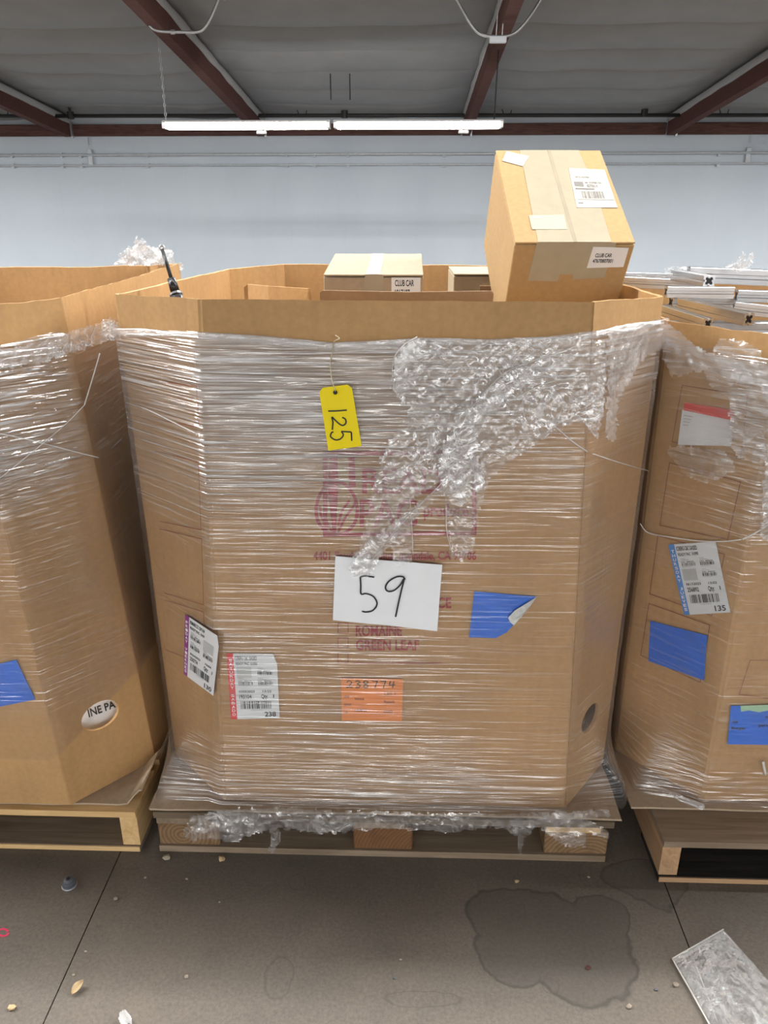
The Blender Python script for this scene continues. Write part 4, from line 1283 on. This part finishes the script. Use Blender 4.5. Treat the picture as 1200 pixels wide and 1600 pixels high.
main_poly = [(612, 600), (614, 560), (630, 538), (650, 524), (664, 530), (700, 532), (800, 530), (900, 522), (940, 530), (944, 560), (938, 640), (930, 682), (905, 650), (870, 662), (830, 690), (790, 715), (760, 745), (745, 800), (738, 850), (722, 866), (704, 862), (697, 800), (690, 745), (660, 760), (640, 775), (645, 830), (643, 868), (618, 874), (612, 845), (600, 850), (590, 872), (575, 892), (556, 886), (545, 876), (560, 850), (572, 815), (580, 770), (596, 710), (612, 680), (626, 660), (640, 632), (622, 615)]
film_patch('loose_film', W1, PF, main_poly, 0.012, 0.0095, 2.3, 1.0, 2.0, M['film_l'], 24, layf=lambda x, y: 1.0 - 0.6 * smoothstep(700, 780, y), ang=math.radians(52), offs=lambda x, y: 0.006 * smoothstep(840, 880, y))
film_patch('loose_film', W1, PF, [(614, 600), (618, 552), (648, 524), (668, 534), (640, 560), (632, 630)], 0.022, 0.010, 3.2, 1.2, 5.0, M['film_l'], 26, ang=math.radians(75))
film_patch('loose_film', W1, PF, [(690, 690), (720, 630), (790, 575), (880, 545), (884, 556), (800, 600), (745, 660), (742, 700), (754, 745), (720, 775), (690, 760), (684, 720)], 0.024, 0.012, 3.2, 1.3, 8.0, M['film_l'], 26, ang=math.radians(42))
film_patch('loose_film', W1, PF, [(575, 835), (620, 800), (690, 745), (700, 752), (640, 806), (600, 850), (580, 880), (556, 886), (548, 874)], 0.024, 0.009, 3.2, 1.0, 11.0, M['film_l'], 26, ang=math.radians(48), offs=lambda x, y: 0.004 * smoothstep(840, 880, y))
for pts_ in ([(632, 632), (616, 605), (614, 565), (630, 540), (652, 526)], [(700, 740), (712, 690), (735, 640), (780, 590), (815, 570), (885, 548)], [(575, 885), (600, 850), (640, 805), (690, 755), (702, 735)],
             [(697, 790), (698, 830), (706, 862)], [(640, 775), (644, 830), (645, 866)], [(760, 640), (800, 625), (850, 600), (900, 590)], [(720, 690), (735, 715), (742, 750)]):
    fold_px(W1, pts_, PF, .027, .0008)
# film tail seen on the right chamfer
film_patch('loose_film', W1, PR_, [(934, 520), (1000, 505), (1030, 495), (1028, 540), (985, 560), (950, 620), (942, 690), (928, 680), (930, 600)], 0.012, 0.008, 3.2, 0.8, 14.0, M['film_l'], 24, ang=math.radians(60))

fold_px(W1, [(196, 629), (230, 640), (275, 662), (308, 678)], PL_, .012, .0011)
fold_px(W1, [(312, 679), (360, 681), (430, 680), (498, 681)], PF, .012, .0007)
fold_px(W1, [(868, 667), (895, 690), (918, 706)], PF, .013, .0009)
fold_px(W1, [(926, 709), (965, 722), (1014, 736)], PR_, .014, .0009)
# rolled top hem
hem = [mid.pos(7, k / 8, 0) for k in range(9)]
def hem_path(box, panels, top, off, dz=0.0):
    out = []
    for i in panels:
        for k in range(12):
            a = k / 12; z = top(i, a) + dz; h = (z - BZ) / (box.T[i].z - BZ)
            p = box.pos(i, a, h); p.z = z; out.append(p + box.vnormal(i, a) * off)
    return out
def rope(par, pts, r, seed, name='rolled_hem', lay=1.1, mat='film_l', flat=0.6, n=10, jit=0.5):
    pts = [V(p) for p in pts]; vs, fs, uvs, la = [], [], [], []
    u = 0
    for i, p in enumerate(pts):
        if i: u += (p - pts[i - 1]).length
        t_ = (pts[min(i + 1, len(pts) - 1)] - pts[max(i - 1, 0)]).normalized()
        b = V((0, 0, 1)) - t_ * t_.z; b.normalize(); a = t_.cross(b)
        rr = r(i / (len(pts) - 1)) if callable(r) else r
        for k in range(n):
            an = 2 * math.pi * k / n
            q = rr * (1 + jit * noise.noise(V((u * 40, k * 1.7, seed))))
            vs.append(p + a * math.cos(an) * q * flat + b * math.sin(an) * q); uvs.append((u, k * rr)); la.append(lay)
    for i in range(len(pts) - 1):
        for k in range(n): fs.append((i * n + k, i * n + (k + 1) % n, (i + 1) * n + (k + 1) % n, (i + 1) * n + k))
    return mesh_obj(name, vs, fs, M[mat], par, False, uvs=uvs, layers=la)
rope(W1, hem_path(mid, [7, 0, 1], top1, 0.010, -0.006), lambda t_: 0.006 + .002 * math.sin(t_ * 17), 3, lay=0.45, flat=0.35, jit=0.3)
# bunched film along the bottom, over the deck edge
YF = (V((0, 1.338, 0)), V((0, -1, 0)))
film_patch('bunched_film', W1, YF, [(296, 1294), (318, 1264), (380, 1256), (450, 1255), (580, 1259), (700, 1262), (800, 1262), (860, 1258), (945, 1254), (952, 1264), (905, 1272), (880, 1280), (820, 1286), (760, 1284), (700, 1291), (600, 1285), (560, 1290), (500, 1294), (430, 1287), (380, 1297), (340, 1290)], 0.003, 0.012, 2.6, 0.55, 19.0, M['film_l'], 24, ang=math.radians(-2))
film_patch('loose_film', W1, YF, [(290, 1290), (300, 1268), (340, 1258), (400, 1262), (420, 1285), (368, 1308), (330, 1300), (300, 1306)], 0.004, 0.012, 3.0, 0.55, 21.0, M['film_l'], 26)
film_patch('loose_film', W1, YF, [(838, 1276), (860, 1262), (905, 1266), (950, 1292), (948, 1302), (915, 1292), (912, 1316), (880, 1312), (842, 1288)], 0.004, 0.010, 3.0, 0.55, 24.0, M['film_l'], 28)
film_patch('loose_film', W1, YF, [(420, 1282), (436, 1284), (440, 1302), (430, 1330), (419, 1326), (426, 1304)], 0.004, 0.006, 2.6, 0.45, 27.0, M['film_l'], 34)
film_patch('loose_film', W1, YF, [(440, 1274), (560, 1276), (545, 1290), (490, 1294), (450, 1288)], 0.004, 0.008, 3.0, 0.45, 29.0, M['film_l'], 26)
film_patch('loose_film', W1, YF, [(760, 1278), (830, 1276), (842, 1286), (818, 1302), (812, 1330), (808, 1302), (785, 1288)], 0.004, 0.006, 3.0, 0.45, 31.0, M['film_l'], 26)

# left wrap
W2 = thing('stretch_wrap', 'clear stretch film round the upper part of the left box', 'plastic film', (-1.1, 1.9, .6), 'stretch film on the boxes')
zc2 = onP(92, 522, LCH).z; zl2 = onP(0, 546, LCH).z
def top2(i, a):
    if i == 1: return zl2 + (onP(150, 508, LCH).z - zl2) * a
    if i == 0: return zl2
    return zl2 + .01
def bot2(i, a):
    if i == 0: return 0.25
    if i == 1: return 0.27 + 0.12 * a
    return 0.38
def lay2(p, i, a):
    z = p.z
    v = 0.14 + 1.6 * smoothstep(0.74, 0.98, z + .1 * noise.noise(V((p.x * 6, z * 5, 2)))) * (1 - 0.45 * (a if i == 1 else 0)) + .18 * math.exp(-((z - .42) / .07) ** 2)
    if i == 2: v = 0.35
    return v * smoothstep(0.27, 0.45, z) * (0.8 + 0.5 * noise.noise(V((p.x * 4, z * 6, 8))))
film_over(left, [6, 7, 0, 1, 2, 3], 'film', W2, top2, bot2, lay2, mat=M['film_c'])
fold_px(W2, [(-20, 674), (40, 686), (110, 704), (154, 715)], LCH, .012, .0011)
fold_px(W2, [(154, 715), (172, 702), (190, 686)], left.plane(2), .012, .0010)
fold_px(W2, [(156, 552), (148, 580), (132, 633)], LCH, .014, .0013)
fold_px(W2, [(132, 633), (100, 665), (40, 715), (-10, 755)], LCH, .014, .0007)
LSD = left.plane(2)
film_patch('loose_film', W2, LCH, [(-10, 546), (60, 530), (120, 512), (165, 498), (178, 510), (176, 524), (150, 535), (110, 548), (60, 566), (-10, 576)], 0.012, 0.006, 3.2, 0.9, 41.0, M['film_l'], 14)
kb = mid.pos(7, 0.04, .955, 0.02)
film_patch('film_knot', W2, (onP(172, 516, PL_, 0.02), (EYE - kb).normalized()), [(158, 505), (170, 496), (184, 504), (192, 516), (184, 530), (168, 532), (160, 522)], 0.0, 0.012, 2.4, 1.3, 44.0, M['film_l'], 40)
# right wrap
W3 = thing('stretch_wrap', 'clear crinkled stretch film round the right box', 'plastic film', (1.05, 2.0, .6), 'stretch film on the boxes')
t3 = [(0.0, onP(1062, 520, RCH).z), (0.3, onP(1090, 540, RCH).z), (1.0, onP(1180, 556, RCH).z)]
def top3(i, a):
    if i == 7: return interp(t3, a)
    if i == 0: return t3[-1][1]
    return t3[-1][1]
def lay3(p, i, a):
    z = p.z
    v = 0.20
    if i == 7: v += 0.6 * smoothstep(0.85, 1.02, z) * smoothstep(0.0, .7, a)
    if i == 0: v += 0.8 * smoothstep(0.72, 0.92, z)
    v += 0.3 * smoothstep(0.34, 0.14, z)
    return v * (0.8 + 0.5 * noise.noise(V((p.x * 4, z * 6, 18))))
def flare3(i, a, z):
    t_ = smoothstep(0.32, 0.12, z)
    return (0.085 * (1 - abs(2 * a - 1)) if i in (7, 1) else 0.010 if i == 0 else 0.0) * t_
film_over(right, [5, 6, 7, 0, 1, 2], 'film', W3, top3, lambda i, a: 0.118, lay3, flare=flare3, mat=M['film_c'])
fold_px(W3, [(1000, 818), (1012, 832), (1040, 838), (1090, 845), (1130, 846), (1158, 843)], RCH, .013, .0013)
fold_px(W3, [(1160, 843), (1185, 830), (1215, 808)], RFR, .015, .0015)
film_patch('loose_film', W3, RCH, [(1040, 500), (1060, 505), (1110, 545), (1160, 556), (1230, 566), (1230, 720), (1180, 715), (1165, 712), (1150, 690), (1152, 620), (1120, 600), (1110, 575), (1060, 585), (1050, 560)], 0.014, 0.010, 3.4, 0.95, 51.0, M['film_l'], 18)
film_patch('loose_film', W3, RFR, [(1196, 640), (1240, 630), (1240, 860), (1180, 830), (1186, 740)], 0.012, 0.010, 3.4, 0.9, 54.0, M['film_l'], 16)
film_patch('loose_film', W3, RCH, [(1125, 545), (1130, 528), (1150, 526), (1172, 530), (1200, 545), (1200, 556), (1150, 556)], 0.014, 0.008, 3.0, 0.7, 57.0, M['film_l'], 26)
film_patch('loose_film', W3, RCH, [(1048, 700), (1062, 692), (1140, 700), (1160, 730), (1110, 752), (1075, 735)], 0.012, 0.007, 3.0, 0.5, 60.0, M['film_l'], 24)
rope(W3, catmull([onP(x, y, RCH, .03 * k) for x, y, k in ((962, 1178, .2), (985, 1204, .8), (1020, 1228, 1.2), (1060, 1246, 1.2), (1100, 1262, .9))], 10), 0.008, 9, 'bunched_film', 0.7, flat=.6)
fold_px(W3, [(1192, 1190), (1196, 1210)], RFR, .014, .003)

# film tufts: back of the left box, top of the bar pile
def tuft(label, Y, poly, seed, nm='film_scrap', off=0.0, amp=0.03, lay=1.0):
    pl = (V((0, Y, 1.2)), V((0, -1, 0.0)))
    par = thing(nm, label, 'plastic film', onP(sum(p[0] for p in poly) / len(poly), max(p[1] for p in poly), pl))
    film_patch('film', par, pl, poly, off, amp, 2.2, lay, seed, M['film_t'], 14)
    film_patch('film', par, pl, [(x + 4 * math.sin(i), y + 3 * math.cos(i * 2)) for i, (x, y) in enumerate(poly)], off - 0.05, amp, 2.4, lay, seed + 7, M['film_t'], 12)
    return par
tuft('whitish crumpled film bunched on the back rim of the left box', 2.56, [(185, 412), (196, 396), (206, 384), (216, 382), (219, 368), (226, 378), (232, 384), (250, 386), (264, 396), (270, 412), (240, 414)], 71)
tuft('bit of clear film sticking up from the bar pile', 2.30, [(1138, 418), (1150, 412), (1160, 408), (1165, 396), (1172, 393), (1176, 404), (1168, 416), (1160, 424), (1146, 424)], 74, amp=.015, lay=.8)
tuft('thin clear film lying over the back left aluminium bars', 2.44, [(975, 436), (985, 428), (1010, 430), (1040, 432), (1048, 424), (1062, 420), (1130, 418), (1160, 424), (1120, 430), (1060, 434), (1030, 440)], 77, amp=.015, lay=.6)
film_patch('film', bpy.data.objects['film_scrap'], (V((0, 2.5, 1.2)), V((0, -1, 0))), [(279, 418), (283, 410), (287, 412), (284, 428), (277, 432)], 0.0, 0.004, 2.0, 1.2, 79, M['film_t'], 20)

# ================================================================== lot sheet and tag
n = PF[1]
sp = [(524, 869), (691, 883), (683, 984), (520, 969)]
def off59(x, y): return 0.0165
corn = [onP(x, y, PF, .0165) for x, y in sp]
t = thing('number_sheet', 'white paper sheet with handwritten 59 on the middle box', 'paper', (corn[2] + corn[3]) / 2)
q = Quad(*corn, n)
vs, fs = [], []
gx, gy = 16, 10
for k in (0, 1):
    for j in range(gy + 1):
        for i in range(gx + 1):
            u, v = i / gx, j / gy
            vs.append(q.at(u, v, 0.0006 * k - .0006 + 0.006 * smoothstep(.5, 0, v) * smoothstep(.45, 1, u) + 0.0008 * math.sin(u * 5)))
n1 = (gx + 1) * (gy + 1)
for j in range(gy):
    for i in range(gx):
        a = j * (gx + 1) + i
        fs += [(a, a + gx + 1, a + gx + 2, a + 1), (n1 + a, n1 + a + 1, n1 + a + gx + 2, n1 + a + gx + 1)]
mesh_obj('sheet', vs, fs, M['paper'], t, True)
mb = MB()
def px59(x, y): return (480 + x / 3.158, 680 + y / 3.158)
P59 = lambda pts, o_: [onP(*px59(x, y), PF, o_) for x, y in pts]
stroke(mb, P59([(262, 700), (285, 695), (310, 698), (331, 701)], .0195), .0032, n)
stroke(mb, P59([(262, 700), (264, 740), (266, 783), (290, 782), (325, 795), (344, 825), (338, 850), (318, 868), (290, 873), (270, 869)], .0195), .0032, n)
stroke(mb, P59([(483, 713), (472, 699), (440, 700), (402, 722), (386, 752), (400, 771), (430, 765), (460, 738), (478, 708), (466, 760), (450, 830), (436, 897)], .0205), .0032, n)
mb.build('writing', M['black_ink'], t)

tp = [(504, 606), (543, 601), (550, 607), (565, 697), (513, 704), (499, 613)]
pts = [onP(x, y, PF, .021) for x, y in tp]
t = thing('lot_tag', 'yellow card tag with handwritten 125 hanging on the wrapped middle box', 'tag', onP(524, 612, PF, .021))
MB().slab([p - n * .0008 for p in pts], n, 0.0008).build('card', M['yellow'], t)
hp = onP(524, 613, PF, .0213)
ex = V((1, 0, 0)); ey = n.cross(ex).normalized()
mb = MB(); ring = [hp + (ex * math.cos(k * math.pi / 6) + ey * math.sin(k * math.pi / 6)) * 0.0038 for k in range(12)]
mb.add([r_ + n * .0004 for r_ in ring], [tuple(range(12))]); mb.build('hole', M['black_ink'], t)
mb = MB(); ring = [hp + n * .0006 + (ex * math.cos(k * math.pi / 6) + ey * math.sin(k * math.pi / 6)) * 0.0052 for k in range(13)]
mb.tube(ring, 0.0012, 6, False).build('reinforcement_ring', M['yellow'], t)
mb = MB()
def z6(pts): return [onP(480 + x / 2.5, 500 + y / 2.5, PF, .0222) for x, y in pts]
stroke(mb, z6([(82, 356), (118, 355), (155, 352)]), .0026, n)
def turned(pts, x0, y0, hgt, wid): return z6([(x0 + y * hgt, y0 + x * wid) for x, y in pts])
stroke(mb, turned([(.02, .72), (.18, .95), (.48, .98), (.66, .76), (.52, .5), (.2, .18), (.02, .02), (.1, .0), (.4, .06), (1.0, .02)], 97, 379, 55, 50), .0026, n)
stroke(mb, turned([(.05, .98), (.9, 1.0)], 92, 436, 82, 40), .0026, n)
stroke(mb, turned([(.05, .98), (.0, .6), (.02, .52), (.4, .60), (.85, .45), (.95, .22), (.6, .0), (.2, .02), (.0, .12)], 92, 436, 82, 34), .0026, n)
mb.build('writing', M['black_ink'], t)
MB().tube(catmull([onP(524, 612, PF, .023), onP(518, 590, PF, .02), onP(516, 566, PF, .017), onP(520, 548, PF, .017), onP(522, 534, PF, .02), onP(530, 529, PF, .022), onP(524, 524, PF, .018)], 6), 0.0009, 6).build('wire', M['wire'], t, True)

# ================================================================== floor bits
# clear bag lower right
corn = [onZ(1050, 1500, 0), onZ(1130, 1454, 0), onZ(1290, 1640, 0), onZ(1150, 1680, 0)]
q = Quad(corn[0], corn[1], corn[2], corn[3], V((0, 0, 1)))
vs, fs, uvs, la = [], [], [], []
G = 70
t = thing('plastic_bag', 'clear crinkled plastic bag lying flat on the floor at lower right', 'bag', (corn[0] + corn[2]) / 2)
for k in (0, 1):
    vs, fs, uvs, la = [], [], [], []
    for j in range(G + 1):
        for i in range(G + 1):
            u, v = i / G, j / G
            p = q.at(u, 1 - v)
            ed = smoothstep(0, .12, min(u, 1 - u, v, 1 - v))
            d_ = ridged(p + V((k * 3, 0, 0)), 14) * .55 + ridged(p + V((2, k, 0)), 33) * .3
            p = p + V((0.006 * noise.noise(p * 9), 0.006 * noise.noise(p * 9 + V((3, 3, 3))), 0.003 + (0.004 + .020 * max(0, d_)) * ed * (1 if k else .3)))
            vs.append(p); uvs.append((u * .3, v * .5)); la.append((0.9 if k else 0.6) * (0.8 + .4 * noise.noise(p * 12)))
    for j in range(G):
        for i in range(G):
            a = j * (G + 1) + i; fs.append((a, a + 1, a + G + 2, a + G + 1))
    mesh_obj('film_sheet', vs, fs, M['bag'], t, False, uvs=uvs, layers=la)
edge = catmull([q.at(0, 1) + V((0, 0, .004)), q.at(.5, 1) + V((0, 0, .004)), q.at(1, 1) + V((0, 0, .004))], 8)
sd = catmull([q.at(0, 1) + V((0, 0, .004)), q.at(0, .5) + V((0, 0, .006)), q.at(0, 0) + V((0, 0, .004))], 8)
MB().tube(sd, .0016, 6).tube(edge, .0012, 6).build('seam', M['film_e'], t, True)

# rubber foot
c_ = onZ(109, 1384, 0)
t = thing('rubber_foot', 'small grey ribbed rubber foot lying on the floor at left', 'rubber part', c_)
def lathe(c, prof, n=20):
    mb = MB(); vs = [V((c.x + r * math.cos(2 * math.pi * k / n), c.y + r * math.sin(2 * math.pi * k / n), c.z + z)) for r, z in prof for k in range(n)]
    fs = [(i * n + k, i * n + (k + 1) % n, (i + 1) * n + (k + 1) % n, (i + 1) * n + k) for i in range(len(prof) - 1) for k in range(n)] + [tuple(range((len(prof) - 1) * n, len(prof) * n))]
    return mb.add(vs, fs)
lathe(c_, [(.0155, 0), (.0165, .002), (.0165, .004), (.0155, .0045)]).build('base_ring', M['steel'], t, True)
lathe(c_, [(.0155, .0045), (.0155, .008), (.0115, .009), (.0125, .0135), (.0092, .0145), (.0098, .019), (.0072, .021)]).build('body', M['rubber'], t, False)
lathe(c_ + V((0, 0, .0205)), [(.004, 0), (.004, .0012)], 12).build('bore', M['black'], t)
# dry leaf
a = onZ(113, 1556, .002); b = onZ(132, 1538, .002)
d = (b - a); s_ = V((-d.y, d.x, 0)).normalized()
vs, fs = [], []
for i in range(9):
    u = i / 8; wd = 0.0085 * math.sin(math.pi * min(1, u * .93 + .05)) ** .8
    p = a + d * u + s_ * 0.003 * math.sin(u * 3)
    zc = 0.003 + 0.006 * u * u
    vs += [p - s_ * wd + V((0, 0, zc + .003)), p + V((0, 0, zc)), p + s_ * wd + V((0, 0, zc + .0035))]
for i in range(8):
    for k in range(2): fs.append((i * 3 + k, i * 3 + k + 1, i * 3 + 4 + k, i * 3 + 3 + k))
t = tag(mesh_obj('dry_leaf', vs, fs, M['leaf'], loc=a), 'pale curled dry leaf on the floor near the left joint', 'leaf')
sm = t.modifiers.new('s', 'SOLIDIFY'); sm.thickness = 0.0008
# film scrap bottom left of centre
film_patch('plastic_scrap', None, (V((0, 0, .001)), V((0, 0, 1))), [(186, 1600), (188, 1586), (196, 1584), (204, 1590), (208, 1604), (196, 1612)], 0.001, 0.008, 1.5, 1.0, 91, M['film_t'], 60)
tag(bpy.data.objects['plastic_scrap'], 'tiny clear plastic scrap on the floor at the bottom edge', 'plastic scrap')
# crumbs
def crumb(px, r, mat, label, seed):
    bm = bmesh.new(); bmesh.ops.create_icosphere(bm, subdivisions=1, radius=1)
    c_ = onZ(px[0], px[1], 0)
    vs = []
    for v in bm.verts:
        k = 1 + .5 * noise.noise(v.co * 1.7 + V((seed, 0, 0)))
        vs.append(c_ + V((v.co.x * r * k * 1.3, v.co.y * r * k, max(-.0, (v.co.z * .6 + .55) * r * k))))
    bm.verts.index_update()
    fs = [tuple(v.index for v in f.verts) for f in bm.faces]; bm.free()
    tag(mesh_obj('debris_crumb', vs, fs, mat, loc=c_), label, 'debris', 'crumbs on the floor')
crumbs = [((261, 1342), .008, 'grit', 'pale crumpled crumb at the left front corner of the middle pallet'), ((347, 1344), .007, 'leaf', 'tan wood chip in front of the middle pallet, left part'),
          ((181, 1405), .0045, 'grit', 'small pale crumb between the rubber foot and middle pallet'), ((19, 1576), .006, 'leaf', 'tan chip on the floor near the bottom left corner'),
          ((291, 1527), .004, 'grit', 'small dark crumb at bottom, left of the ring mark'), ((292, 1374), .003, 'grit', 'tiny pale crumb in front of the middle pallet'),
          ((617, 1529), .003, 'rubber', 'tiny dark pebble left of the water stain, upper of two'), ((919, 1513), .0045, 'beam', 'dark brown pebble inside the water stain'),
          ((1056, 1540), .005, 'grit', 'small crumb just left of the plastic bag'), ((982, 1574), .0045, 'grit', 'pale crumb below the water stain at right'),
          ((1025, 1547), .003, 'rubber', 'tiny black pebble between the stain and the plastic bag'), ((807, 1378), .0045, 'leaf', 'thin tan splinter in front of the middle pallet, right part'),
          ((227, 1372), .0025, 'grit', 'tiny crumb beside the left floor joint'), ((134, 1487), .0025, 'grit', 'tiny pale crumb just above the dry leaf, at right'), ((115, 1524), .0025, 'grit', 'tiny pale crumb just above the dry leaf, at left'),
          ((626, 1500), .0025, 'grit', 'tiny pale crumb left of the water stain'), ((920, 1371), .003, 'grit', 'tiny pale crumb right of centre in front of the pallets'), ((343, 1410), .002, 'grit', 'tiny pale crumb right of centre between joint and ring mark')]
for i, (p, r, m_, lab) in enumerate(crumbs): crumb(p, r, M[m_], lab, i * 3.3)
# pink paint ring on the floor (part of the floor)
pts = [onZ(5 + 8 * math.cos(k * .6), 1457 + 5.5 * math.sin(k * .6), .0006) for k in range(11)]
mb = MB(); stroke(mb, pts, .0045, V((0, 0, 1))); mb.build('paint_mark', M['pink'], fl)
